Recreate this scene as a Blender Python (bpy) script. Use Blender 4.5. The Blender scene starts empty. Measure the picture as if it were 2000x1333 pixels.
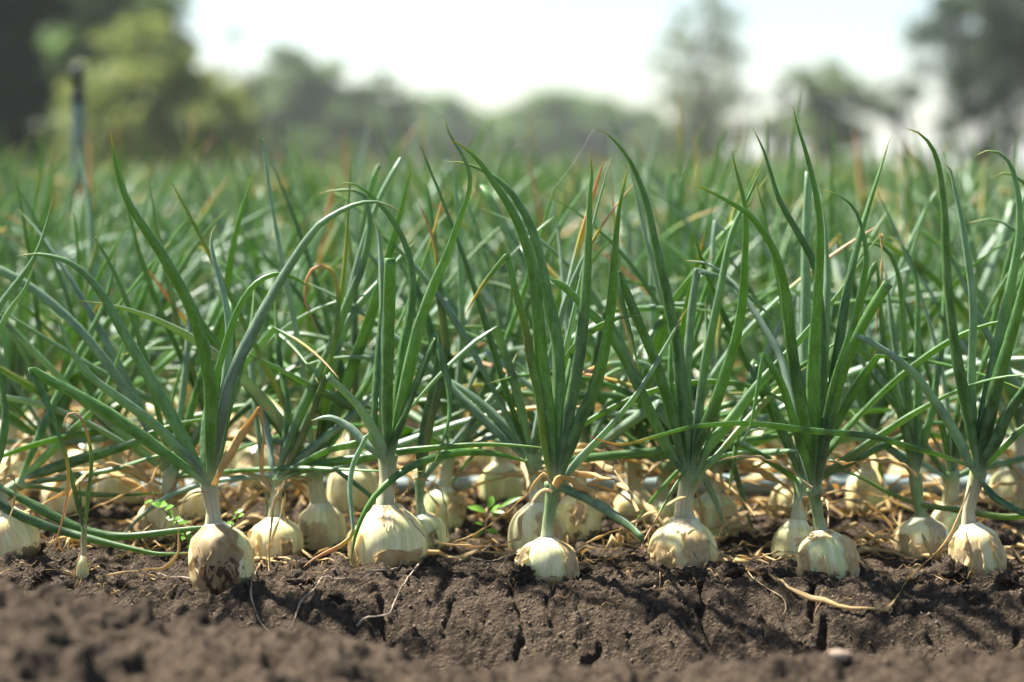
import bpy, bmesh, math, random
import numpy as np
from mathutils import Vector, Matrix, Quaternion

R = math.radians
SC = bpy.context.scene
COL = SC.collection
random.seed(7)
RNG = np.random.default_rng(11)

# ------------------------------------------------------------------ camera, sky, sun, exposure
F = 70.0 / 36.0 * 2000.0          # focal length in photograph pixels
H = 0.395                         # camera height above the onion bed
HOR = 340.0                       # horizon row in photograph pixels
cam = bpy.data.cameras.new('camera')
cam.lens = 70.0
cam.sensor_width = 36.0
cam.shift_y = -(666.5 - HOR) / 2000.0
cam.clip_start = 0.05
cam.clip_end = 3000.0
cam.dof.use_dof = True
cam.dof.focus_distance = 1.93
cam.dof.aperture_fstop = 2.8
cam.dof.aperture_blades = 9
camo = bpy.data.objects.new('camera', cam)
camo.location = (0, 0, H)
camo.rotation_euler = (R(90), 0, 0)
COL.objects.link(camo)
SC.camera = camo

SUN_ELEV = 58.0
SUN_AZ = -58.0                    # degrees from straight ahead (+Y), negative = to the left
world = bpy.data.worlds.new('World')
SC.world = world
world.use_nodes = True
wn = world.node_tree.nodes
sky = wn.new('ShaderNodeTexSky')
sky.sky_type = 'NISHITA'
sky.sun_disc = False
sky.sun_elevation = R(SUN_ELEV)
sky.sun_rotation = R(SUN_AZ)
sky.air_density = 1.0
sky.dust_density = 0.9
sky.ozone_density = 1.0
wn['Background'].inputs['Strength'].default_value = 0.050
world.node_tree.links.new(sky.outputs[0], wn['Background'].inputs['Color'])

sl = bpy.data.lights.new('sun', 'SUN')
sl.energy = 5.0
sl.angle = R(2.2)
sl.color = (1.0, 0.95, 0.87)
so = bpy.data.objects.new('sun', sl)
sd = Vector((math.sin(R(SUN_AZ)) * math.cos(R(SUN_ELEV)), math.cos(R(SUN_AZ)) * math.cos(R(SUN_ELEV)), math.sin(R(SUN_ELEV))))
so.rotation_euler = sd.to_track_quat('Z', 'Y').to_euler()
so.location = (0, 0, 30)
COL.objects.link(so)

SC.view_settings.view_transform = 'Standard'
SC.view_settings.look = 'None'
SC.view_settings.exposure = 1.95
SC.view_settings.gamma = 1.0
SC.view_settings.use_curve_mapping = False
cy = SC.cycles
cy.use_denoising = True
cy.max_bounces = 7
cy.diffuse_bounces = 3
cy.glossy_bounces = 2
cy.transmission_bounces = 5
cy.volume_bounces = 1
cy.caustics_reflective = False
cy.caustics_refractive = False
cy.sample_clamp_indirect = 6.0

# ------------------------------------------------------------------ small helpers
def P(x, y, d):
    """photograph pixel at depth d (m from the camera) -> world point"""
    return Vector(((x - 1000.0) * d / F, d, H - (y - HOR) * d / F))

def tag(o, label=None, cat=None, group=None, kind=None):
    if label: o['label'] = label
    if cat: o['category'] = cat
    if group: o['group'] = group
    if kind: o['kind'] = kind
    return o

def empty(name, loc=(0, 0, 0), rz=0.0):
    o = bpy.data.objects.new(name, None)
    o.empty_display_size = 0.02
    o.location = loc
    o.rotation_euler = (0, 0, rz)
    COL.objects.link(o)
    return o

def mesh_np(name, V, Fq, mat, uv=None, smooth=True, attrs=None):
    """V (n,3), Fq (m,k) int array of k-gons, uv (m*k,2)"""
    me = bpy.data.meshes.new(name)
    V = np.asarray(V, dtype=np.float32); Fq = np.asarray(Fq, dtype=np.int32)
    m, k = Fq.shape
    me.vertices.add(len(V)); me.vertices.foreach_set('co', V.ravel())
    me.loops.add(m * k); me.loops.foreach_set('vertex_index', Fq.ravel())
    me.polygons.add(m)
    me.polygons.foreach_set('loop_start', np.arange(0, m * k, k, dtype=np.int32))
    me.polygons.foreach_set('loop_total', np.full(m, k, dtype=np.int32))
    if smooth: me.polygons.foreach_set('use_smooth', np.ones(m, dtype=bool))
    if uv is not None:
        l = me.uv_layers.new(name='UVMap')
        l.data.foreach_set('uv', np.asarray(uv, dtype=np.float32).ravel())
    if attrs:
        for an, av in attrs.items():
            a = me.attributes.new(an, 'FLOAT', 'POINT')
            a.data.foreach_set('value', np.asarray(av, dtype=np.float32))
    me.update(calc_edges=True)
    me.validate()
    if mat: me.materials.append(mat)
    return me

def link(name, me, parent=None, color=None):
    o = bpy.data.objects.new(name, me)
    COL.objects.link(o)
    if parent is not None: o.parent = parent
    if color is not None: o.color = color
    return o

def copy_tree(o, parent=None):
    c = o.copy(); COL.objects.link(c)
    c.parent = parent
    for ch in o.children:
        copy_tree(ch, c)
    return c

# ------------------------------------------------------------------ numpy noise
def _hash(ix, iy, seed):
    h = (ix.astype(np.int64) * 374761393 + iy.astype(np.int64) * 668265263 + seed * 1442695041) & 0xFFFFFFFF
    h = ((h ^ (h >> 13)) * 1274126177) & 0xFFFFFFFF
    h = ((h ^ (h >> 16)) * 2246822519) & 0xFFFFFFFF
    return (h ^ (h >> 15)) & 0xFFFFFFFF

def noise2(x, y, seed=0):
    x = np.asarray(x, dtype=np.float64); y = np.asarray(y, dtype=np.float64)
    x, y = np.broadcast_arrays(x, y)
    ix = np.floor(x); iy = np.floor(y)
    fx = x - ix; fy = y - iy
    u = fx * fx * fx * (fx * (fx * 6 - 15) + 10); v = fy * fy * fy * (fy * (fy * 6 - 15) + 10)
    def g(dx, dy):
        a = _hash(ix + dx, iy + dy, seed) * (2 * math.pi / 4294967296.0)
        return np.cos(a) * (fx - dx) + np.sin(a) * (fy - dy)
    n0 = g(0, 0) * (1 - u) + g(1, 0) * u
    n1 = g(0, 1) * (1 - u) + g(1, 1) * u
    return (n0 * (1 - v) + n1 * v) * 1.5

def fbm(x, y, scale, octs=4, seed=0, gain=0.5):
    s = 0.0; a = 1.0; f = 1.0 / scale
    for i in range(octs):
        s = s + a * noise2(np.asarray(x) * f + 17.3 * i, np.asarray(y) * f - 9.1 * i, seed + i * 31)
        a *= gain; f *= 2.03
    return s

def worley(x, y, scale, seed=0):
    x = np.asarray(x, float) / scale; y = np.asarray(y, float) / scale
    ix = np.floor(x); iy = np.floor(y)
    best = np.full(x.shape, 9.0); cid = np.zeros(x.shape)
    for dx in (-1, 0, 1):
        for dy in (-1, 0, 1):
            h = _hash(ix + dx, iy + dy, seed)
            d = np.hypot(ix + dx + (h & 1023) / 1023.0 - x, iy + dy + ((h >> 10) & 1023) / 1023.0 - y)
            m = d < best
            best = np.where(m, d, best); cid = np.where(m, ((h >> 20) & 1023) / 1023.0, cid)
    return best, cid

def sstep(a, b, x):
    t = np.clip((np.asarray(x, dtype=float) - a) / (b - a), 0, 1)
    return t * t * (3 - 2 * t)

# ------------------------------------------------------------------ materials
def new_mat(name):
    m = bpy.data.materials.new(name); m.use_nodes = True
    nt = m.node_tree; nt.nodes.clear()
    out = nt.nodes.new('ShaderNodeOutputMaterial')
    return m, nt, out

class NB:
    """tiny node builder"""
    def __init__(s, nt): s.nt = nt
    def n(s, t, **kw):
        nd = s.nt.nodes.new(t)
        for k, v in kw.items(): setattr(nd, k, v)
        return nd
    def l(s, a, b): s.nt.links.new(a, b)
    def val(s, sock, v):
        if isinstance(v, bpy.types.NodeSocket): s.l(v, sock)
        else: sock.default_value = v
    def math(s, op, a, b=0.0, c=0.0, clamp=False):
        nd = s.n('ShaderNodeMath', operation=op); nd.use_clamp = clamp
        s.val(nd.inputs[0], a); s.val(nd.inputs[1], b); s.val(nd.inputs[2], c)
        return nd.outputs[0]
    def mix(s, fac, a, b):
        nd = s.n('ShaderNodeMix', data_type='RGBA')
        s.val(nd.inputs[0], fac)
        for sock, v in ((nd.inputs[6], a), (nd.inputs[7], b)):
            if isinstance(v, bpy.types.NodeSocket): s.l(v, sock)
            else: sock.default_value = (*v, 1.0)
        return nd.outputs[2]
    def smooth(s, x, lo, hi, a=0.0, b=1.0):
        nd = s.n('ShaderNodeMapRange'); nd.interpolation_type = 'SMOOTHSTEP'
        s.val(nd.inputs[0], x); s.val(nd.inputs[1], lo); s.val(nd.inputs[2], hi); s.val(nd.inputs[3], a); s.val(nd.inputs[4], b)
        return nd.outputs[0]
    def noise(s, vec, scale=5.0, detail=3.0, rough=0.55, dist=0.0):
        nd = s.n('ShaderNodeTexNoise')
        if vec is not None: s.l(vec, nd.inputs['Vector'])
        s.val(nd.inputs['Scale'], scale); nd.inputs['Detail'].default_value = detail
        nd.inputs['Roughness'].default_value = rough; nd.inputs['Distortion'].default_value = dist
        return nd.outputs[0]
    def vscale(s, vec, sc, off=None):
        nd = s.n('ShaderNodeVectorMath', operation='MULTIPLY_ADD')
        s.l(vec, nd.inputs[0]); nd.inputs[1].default_value = sc
        if off is None: nd.inputs[2].default_value = (0, 0, 0)
        else: s.l(off, nd.inputs[2])
        return nd.outputs[0]
    def comb(s, x, y, z):
        nd = s.n('ShaderNodeCombineXYZ')
        s.val(nd.inputs[0], x); s.val(nd.inputs[1], y); s.val(nd.inputs[2], z)
        return nd.outputs[0]
    def bump(s, h, strength, dist):
        nd = s.n('ShaderNodeBump'); nd.inputs['Strength'].default_value = strength
        nd.inputs['Distance'].default_value = dist; s.l(h, nd.inputs['Height'])
        return nd.outputs[0]
    def bsdf(s, col, rough, spec=0.5, normal=None, trans=0.0, tcol=None, sss=0.0, sssr=(0.01, 0.008, 0.004), coat=0.0):
        p = s.n('ShaderNodeBsdfPrincipled')
        s.val(p.inputs['Base Color'], col if isinstance(col, bpy.types.NodeSocket) else (*col, 1))
        s.val(p.inputs['Roughness'], rough)
        s.val(p.inputs['Specular IOR Level'], spec)
        if sss:
            p.inputs['Subsurface Weight'].default_value = sss
            p.inputs['Subsurface Radius'].default_value = sssr
            p.inputs['Subsurface Scale'].default_value = 1.0
        if coat: p.inputs['Coat Weight'].default_value = coat
        if normal is not None: s.l(normal, p.inputs['Normal'])
        if not trans: return p.outputs[0]
        t = s.n('ShaderNodeBsdfTranslucent')
        tc = tcol if tcol is not None else col
        s.val(t.inputs['Color'], tc if isinstance(tc, bpy.types.NodeSocket) else (*tc, 1))
        if normal is not None: s.l(normal, t.inputs['Normal'])
        mx = s.n('ShaderNodeMixShader'); s.val(mx.inputs[0], trans)
        s.l(p.outputs[0], mx.inputs[1]); s.l(t.outputs[0], mx.inputs[2])
        return mx.outputs[0]

def leaf_material():
    m, nt, out = new_mat('onion_leaf'); b = NB(nt)
    uv = b.n('ShaderNodeUVMap').outputs[0]
    sep = b.n('ShaderNodeSeparateXYZ'); b.l(uv, sep.inputs[0]); u, v = sep.outputs[0], sep.outputs[1]
    oi = b.n('ShaderNodeObjectInfo')
    at = b.n('ShaderNodeAttribute'); at.attribute_name = 'rnd'
    rnd = b.math('FRACT', b.math('ADD', oi.outputs['Random'], at.outputs['Fac']))
    oc = b.n('ShaderNodeSeparateColor'); b.l(oi.outputs['Color'], oc.inputs[0])
    dry, pale, yel = oc.outputs[0], oc.outputs[1], oc.outputs[2]
    off = b.comb(b.math('MULTIPLY', rnd, 37.0), b.math('MULTIPLY', rnd, 91.0), rnd)
    veins = b.noise(b.vscale(uv, (24, 1.1, 1), off), 1.0, 3.0, 0.7)
    scr = b.noise(b.vscale(uv, (10, 34, 1), off), 1.0, 4.0, 0.75)
    mott = b.noise(b.vscale(uv, (5, 16, 1), off), 1.0, 5.0, 0.65)
    speck = b.noise(b.vscale(uv, (26, 110, 1), off), 1.0, 2.0, 0.6)
    patch = b.noise(b.vscale(uv, (1.6, 4.0, 1), off), 1.0, 2.0, 0.5)
    deep = b.mix(rnd, (0.017, 0.070, 0.005), (0.017, 0.058, 0.014))
    blue = b.mix(b.math('FRACT', b.math('MULTIPLY', rnd, 7.3)), (0.072, 0.190, 0.018), (0.100, 0.195, 0.055))
    green = b.mix(b.smooth(mott, 0.40, 0.60), deep, blue)
    green = b.mix(b.math('MULTIPLY', b.smooth(veins, 0.45, 0.70), 0.45), green, (0.085, 0.19, 0.045))
    dk = b.math('ADD', 0.62, b.math('MULTIPLY', b.math('FRACT', b.math('MULTIPLY', rnd, 13.7)), 0.62))
    green = b.mix(1.0, green, green)
    hs = b.n('ShaderNodeHueSaturation'); b.l(green, hs.inputs['Color']); b.l(dk, hs.inputs['Value']); green = hs.outputs[0]
    green = b.mix(b.math('MULTIPLY', b.smooth(scr, 0.54, 0.68), 0.32), green, (0.19, 0.34, 0.15))
    green = b.mix(b.smooth(v, 0.55, 1.0, 0.0, 0.65), green, (0.095, 0.235, 0.022))
    # waxy bloom, plus silver sun highlights painted into the leaf colour
    bl = b.math('MULTIPLY', b.smooth(b.math('ADD', mott, b.math('MULTIPLY', veins, 0.35)), 0.55, 0.95), b.math('ADD', 0.10, b.math('MULTIPLY', pale, 0.9)), clamp=True)
    green = b.mix(bl, green, (0.40, 0.50, 0.36))
    green = b.mix(b.math('MULTIPLY', pale, 0.58), green, (0.37, 0.46, 0.40))
    green = b.mix(b.math('MULTIPLY', b.smooth(speck, 0.61, 0.67), 0.5), green, (0.36, 0.45, 0.31))
    # pale sheath at the foot
    green = b.mix(b.smooth(v, 0.10, 0.0), green, (0.34, 0.46, 0.24))
    # yellowing
    yellow = b.mix(patch, (0.30, 0.33, 0.05), (0.56, 0.40, 0.05))
    ypatch = b.math('MULTIPLY', yel, b.smooth(patch, 0.35, 0.6))
    green = b.mix(b.math('MULTIPLY', ypatch, 0.9), green, yellow)
    # drying tip: green -> yellow -> straw
    vv = b.math('ADD', v, b.math('MULTIPLY', b.math('SUBTRACT', mott, 0.5), 0.12))
    f1 = b.smooth(b.math('SUBTRACT', vv, dry), -0.10, 0.01)
    f2 = b.smooth(b.math('SUBTRACT', vv, dry), -0.01, 0.09)
    straw = b.mix(mott, (0.50, 0.25, 0.085), (0.62, 0.42, 0.20))
    c1 = b.mix(f1, green, yellow)
    c2 = b.mix(f2, c1, straw)
    nrm = b.bump(b.math('ADD', b.math('MULTIPLY', veins, 0.7), b.math('MULTIPLY', mott, 0.5)), 0.5, 0.0008)
    tc = b.mix(f2, b.mix(f1, (0.30, 0.52, 0.02), (0.65, 0.52, 0.05)), (0.6, 0.32, 0.10))
    rough = b.math('ADD', 0.26, b.math('MULTIPLY', mott, 0.24))
    sh = b.bsdf(c2, rough, 0.55, nrm, trans=0.33, tcol=tc)
    b.l(sh, out.inputs[0])
    return m

def dry_material():
    m, nt, out = new_mat('dry_leaf'); b = NB(nt)
    uv = b.n('ShaderNodeUVMap').outputs[0]
    oi = b.n('ShaderNodeObjectInfo')
    at = b.n('ShaderNodeAttribute'); at.attribute_name = 'rnd'
    rnd = b.math('FRACT', b.math('ADD', oi.outputs['Random'], at.outputs['Fac']))
    oc = b.n('ShaderNodeSeparateColor'); b.l(oi.outputs['Color'], oc.inputs[0])
    off = b.comb(b.math('MULTIPLY', rnd, 37.0), b.math('MULTIPLY', rnd, 91.0), rnd)
    fib = b.noise(b.vscale(uv, (22, 1.5, 1), off), 1.0, 3.0, 0.6)
    mott = b.noise(b.vscale(uv, (2, 9, 1), off), 1.0, 5.0, 0.65)
    a = b.mix(rnd, (0.48, 0.35, 0.15), (0.62, 0.50, 0.27))
    c = b.mix(b.smooth(mott, 0.35, 0.68), a, (0.74, 0.56, 0.27))
    c = b.mix(b.math('MULTIPLY', b.smooth(fib, 0.5, 0.72), 0.5), c, (0.24, 0.12, 0.05))
    # object colour: R = orange, G = grey bleached
    c = b.mix(b.math('MULTIPLY', oc.outputs[0], 0.65), c, (0.80, 0.54, 0.19))
    c = b.mix(b.math('MULTIPLY', oc.outputs[1], 0.7), c, (0.50, 0.42, 0.36))
    nrm = b.bump(b.math('ADD', fib, mott), 0.6, 0.0009)
    sh = b.bsdf(c, 0.62, 0.35, nrm, trans=0.45)
    b.l(sh, out.inputs[0])
    return m

def bulb_material():
    m, nt, out = new_mat('onion_bulb'); b = NB(nt)
    uv = b.n('ShaderNodeUVMap').outputs[0]
    sep = b.n('ShaderNodeSeparateXYZ'); b.l(uv, sep.inputs[0]); t = sep.outputs[1]
    tc = b.n('ShaderNodeTexCoord').outputs['Object']
    oi = b.n('ShaderNodeObjectInfo'); rnd = oi.outputs['Random']
    oc = b.n('ShaderNodeSeparateColor'); b.l(oi.outputs['Color'], oc.inputs[0])
    off = b.comb(b.math('MULTIPLY', rnd, 37.0), b.math('MULTIPLY', rnd, 91.0), rnd)
    fine = b.noise(b.vscale(uv, (150, 2.2, 1), off), 1.0, 3.0, 0.6)
    band = b.noise(b.vscale(uv, (26, 0.9, 1), off), 1.0, 3.0, 0.55)
    pat = b.noise(b.vscale(uv, (11, 1.3, 1), off), 1.0, 5.0, 0.62, 0.4)
    spot = b.noise(tc, 420.0, 2.0, 0.5)
    cream = b.mix(b.smooth(band, 0.36, 0.64), (0.75, 0.66, 0.31), (0.86, 0.77, 0.48))
    greenish = b.mix(b.smooth(band, 0.4, 0.62), (0.54, 0.64, 0.30), (0.74, 0.76, 0.46))
    c = b.mix(oc.outputs[1], cream, greenish)
    c = b.mix(b.math('MULTIPLY', b.smooth(fine, 0.48, 0.68), 0.5), c, b.mix(b.smooth(band, 0.45, 0.55), (0.40, 0.50, 0.18), (0.62, 0.48, 0.20)))
    # shoulder whitish-green toward the neck
    c = b.mix(b.smooth(t, 0.80, 1.0), c, (0.74, 0.74, 0.54))
    # remains of tan dry skin
    br = b.smooth(b.math('ADD', pat, b.math('MULTIPLY', oc.outputs[0], 0.22)), 0.56, 0.74)
    tan = b.mix(b.smooth(fine, 0.35, 0.65), (0.60, 0.37, 0.13), (0.74, 0.53, 0.26))
    c = b.mix(b.math('MULTIPLY', br, 0.8), c, tan)
    edge = b.math('MULTIPLY', b.smooth(b.math('ABSOLUTE', b.math('SUBTRACT', b.math('ADD', pat, b.math('MULTIPLY', oc.outputs[0], 0.22)), 0.612)), 0.022, 0.0), 0.18)
    c = b.mix(edge, c, (0.20, 0.10, 0.04))
    # rot stain for single bulbs
    c = b.mix(b.math('MULTIPLY', oc.outputs[2], b.smooth(b.math('ADD', pat, b.math('MULTIPLY', t, -0.6)), 0.22, 0.36)), c, (0.030, 0.012, 0.010))
    # clinging soil: low on the bulb, in crumbs
    dirt = b.smooth(b.math('ADD', b.noise(tc, 75.0, 6.0, 0.7), b.math('MULTIPLY', b.math('SUBTRACT', 0.34, t), 0.9)), 0.56, 0.64)
    c = b.mix(b.math('MULTIPLY', dirt, 0.85), c, (0.075, 0.052, 0.038))
    c = b.mix(b.math('MULTIPLY', b.smooth(spot, 0.735, 0.76), 0.7), c, (0.10, 0.06, 0.035))
    nrm = b.bump(b.math('ADD', b.math('MULTIPLY', fine, 0.5), b.math('ADD', br, b.math('MULTIPLY', band, 0.8))), 0.35, 0.0008)
    rough = b.math('ADD', 0.22, b.math('MULTIPLY', br, 0.25))
    sh = b.bsdf(c, rough, 0.5, nrm, sss=0.5, sssr=(0.012, 0.009, 0.004))
    b.l(sh, out.inputs[0])
    return m

def skin_material():
    m, nt, out = new_mat('papery_skin'); b = NB(nt)
    uv = b.n('ShaderNodeUVMap').outputs[0]
    oi = b.n('ShaderNodeObjectInfo'); rnd = oi.outputs['Random']
    oc = b.n('ShaderNodeSeparateColor'); b.l(oi.outputs['Color'], oc.inputs[0])
    off = b.comb(b.math('MULTIPLY', rnd, 37.0), b.math('MULTIPLY', rnd, 91.0), rnd)
    fine = b.noise(b.vscale(uv, (120, 2.0, 1), off), 1.0, 3.0, 0.6)
    pat = b.noise(b.vscale(uv, (11, 3.2, 1), off), 1.0, 5.0, 0.62, 0.5)
    c = b.mix(b.smooth(pat, 0.35, 0.65), (0.66, 0.45, 0.18), (0.78, 0.63, 0.35))
    c = b.mix(b.math('MULTIPLY', b.smooth(fine, 0.48, 0.70), 0.4), c, (0.50, 0.31, 0.12))
    c = b.mix(oc.outputs[0], c, b.mix(b.smooth(pat, 0.38, 0.62), (0.13, 0.065, 0.035), (0.34, 0.21, 0.11)))     # R brown
    c = b.mix(b.math('MULTIPLY', oc.outputs[1], 0.75), c, (0.62, 0.60, 0.50))                                # G bleached
    c = b.mix(b.math('MULTIPLY', oc.outputs[2], b.smooth(b.noise(b.vscale(uv, (5, 0.9, 1), off), 1.0, 1.0, 0.4), 0.34, 0.66)), c, (0.028, 0.010, 0.009))         # B dark stain
    nrm = b.bump(b.math('ADD', fine, pat), 0.55, 0.0008)
    sh = b.bsdf(c, 0.5, 0.4, nrm, trans=0.34)
    b.l(sh, out.inputs[0])
    return m

def neck_material():
    m, nt, out = new_mat('onion_neck'); b = NB(nt)
    uv = b.n('ShaderNodeUVMap').outputs[0]
    sep = b.n('ShaderNodeSeparateXYZ'); b.l(uv, sep.inputs[0]); t = sep.outputs[1]
    oi = b.n('ShaderNodeObjectInfo'); rnd = oi.outputs['Random']
    oc = b.n('ShaderNodeSeparateColor'); b.l(oi.outputs['Color'], oc.inputs[0])
    off = b.comb(b.math('MULTIPLY', rnd, 37.0), b.math('MULTIPLY', rnd, 91.0), rnd)
    fine = b.noise(b.vscale(uv, (70, 1.0, 1), off), 1.0, 2.0, 0.6)
    mott = b.noise(b.vscale(uv, (5, 5, 1), off), 1.0, 4.0, 0.6)
    white = b.mix(b.smooth(mott, 0.3, 0.7), (0.50, 0.46, 0.31), (0.62, 0.62, 0.44))
    green = b.mix(b.smooth(mott, 0.3, 0.7), (0.16, 0.27, 0.10), (0.27, 0.38, 0.17))
    g = b.smooth(b.math('ADD', t, b.math('MULTIPLY', oc.outputs[1], 0.7)), 0.55, 1.05)
    c = b.mix(g, white, green)
    c = b.mix(b.math('MULTIPLY', b.smooth(fine, 0.46, 0.58), 0.7), c, b.mix(g, (0.32, 0.36, 0.19), (0.10, 0.20, 0.07)))
    c = b.mix(b.math('MULTIPLY', oc.outputs[0], b.smooth(mott, 0.42, 0.58)), c, (0.50, 0.32, 0.15))
    nrm = b.bump(fine, 0.5, 0.0008)
    sh = b.bsdf(c, 0.42, 0.45, nrm, sss=0.15, sssr=(0.006, 0.006, 0.003))
    b.l(sh, out.inputs[0])
    return m

def soil_material():
    m, nt, out = new_mat('dry_soil'); b = NB(nt)
    tc = b.n('ShaderNodeTexCoord').outputs['Object']
    big = b.noise(tc, 7.0, 4.0, 0.6)
    mid = b.noise(tc, 45.0, 6.0, 0.68)
    fine = b.noise(tc, 330.0, 4.0, 0.7)
    grain = b.noise(tc, 900.0, 2.0, 0.6)
    c = b.mix(b.smooth(mid, 0.32, 0.68), (0.036, 0.0260, 0.0175), (0.100, 0.0735, 0.0490))
    c = b.mix(b.math('MULTIPLY', b.smooth(big, 0.35, 0.65), 0.35), c, (0.125, 0.090, 0.058))
    c = b.mix(b.math('MULTIPLY', b.smooth(fine, 0.56, 0.72), 0.55), c, (0.160, 0.122, 0.088))
    c = b.mix(b.math('MULTIPLY', b.smooth(grain, 0.66, 0.74), 0.8), c, (0.33, 0.27, 0.21))
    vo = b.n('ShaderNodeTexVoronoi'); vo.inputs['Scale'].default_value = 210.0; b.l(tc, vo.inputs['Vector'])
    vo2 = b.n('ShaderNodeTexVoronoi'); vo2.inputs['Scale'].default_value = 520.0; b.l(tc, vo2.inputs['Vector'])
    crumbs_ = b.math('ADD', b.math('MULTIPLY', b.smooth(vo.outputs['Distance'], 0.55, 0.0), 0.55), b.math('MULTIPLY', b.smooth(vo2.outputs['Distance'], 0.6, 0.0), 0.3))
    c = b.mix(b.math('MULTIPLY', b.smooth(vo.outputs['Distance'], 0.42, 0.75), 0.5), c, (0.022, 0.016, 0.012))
    h = b.math('ADD', b.math('ADD', crumbs_, b.math('MULTIPLY', mid, 1.2)), b.math('ADD', b.math('MULTIPLY', fine, 0.8), b.math('MULTIPLY', grain, 0.4)))
    nrm = b.bump(h, 0.9, 0.006)
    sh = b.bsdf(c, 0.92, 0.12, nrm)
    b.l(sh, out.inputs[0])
    return m

def plain(name, col, rough=0.6, spec=0.4, var=0.25, scale=30.0, trans=0.0, bump=0.0):
    m, nt, out = new_mat(name); b = NB(nt)
    tc = b.n('ShaderNodeTexCoord').outputs['Object']
    n = b.noise(tc, scale, 5.0, 0.62)
    lo = tuple(x * (1 - var) for x in col); hi = tuple(min(1, x * (1 + var)) for x in col)
    c = b.mix(b.smooth(n, 0.3, 0.7), lo, hi)
    nrm = b.bump(n, 0.4, bump) if bump else None
    b.l(b.bsdf(c, rough, spec, nrm, trans=trans), out.inputs[0])
    return m

def foliage_material(name, dark, light, trans=0.42):
    m, nt, out = new_mat(name); b = NB(nt)
    at = b.n('ShaderNodeAttribute'); at.attribute_name = 'rnd'
    tc = b.n('ShaderNodeTexCoord').outputs['Object']
    f = b.math('ADD', b.math('MULTIPLY', at.outputs['Fac'], 0.6), b.math('MULTIPLY', b.noise(tc, 0.9, 2.0, 0.5), 0.4))
    c = b.mix(f, dark, light)
    b.l(b.bsdf(c, 0.6, 0.3, None, trans=trans), out.inputs[0])
    return m

M = dict(leaf=leaf_material(), dry=dry_material(), bulb=bulb_material(), skin=skin_material(), neck=neck_material(), soil=soil_material())
M['pvc'] = plain('grey_green_pvc', (0.23, 0.29, 0.28), 0.6, 0.35, 0.12, 9.0)
M['whitepipe'] = plain('white_pvc', (0.72, 0.72, 0.69), 0.45, 0.5, 0.08, 9.0)
M['red'] = plain('red_coupling', (0.42, 0.05, 0.05), 0.5, 0.4, 0.15)
M['black'] = plain('black_plastic', (0.025, 0.027, 0.028), 0.5, 0.4, 0.2)
M['stone'] = plain('pale_stone', (0.30, 0.23, 0.17), 0.9, 0.15, 0.25, 60.0, bump=0.002)
M['bark'] = plain('bark', (0.09, 0.07, 0.055), 0.9, 0.1, 0.35, 6.0)
M['weedleaf'] = plain('weed_leaf', (0.15, 0.33, 0.035), 0.42, 0.5, 0.3, 60.0, trans=0.4)
M['weedstem'] = plain('weed_stem', (0.16, 0.09, 0.05), 0.55, 0.4, 0.3, 90.0)
M['root'] = plain('dry_root', (0.34, 0.265, 0.19), 0.7, 0.25, 0.3, 120.0, trans=0.1)
M['silk'] = plain('spider_silk', (0.8, 0.8, 0.8), 0.4, 0.5, 0.05)
M['crumb'] = plain('dry_crumbs', (0.13, 0.095, 0.07), 0.95, 0.1, 0.5, 200.0)
M['riser'] = plain('weathered_grey_pvc', (0.17, 0.23, 0.225), 0.6, 0.35, 0.2, 14.0)

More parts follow.
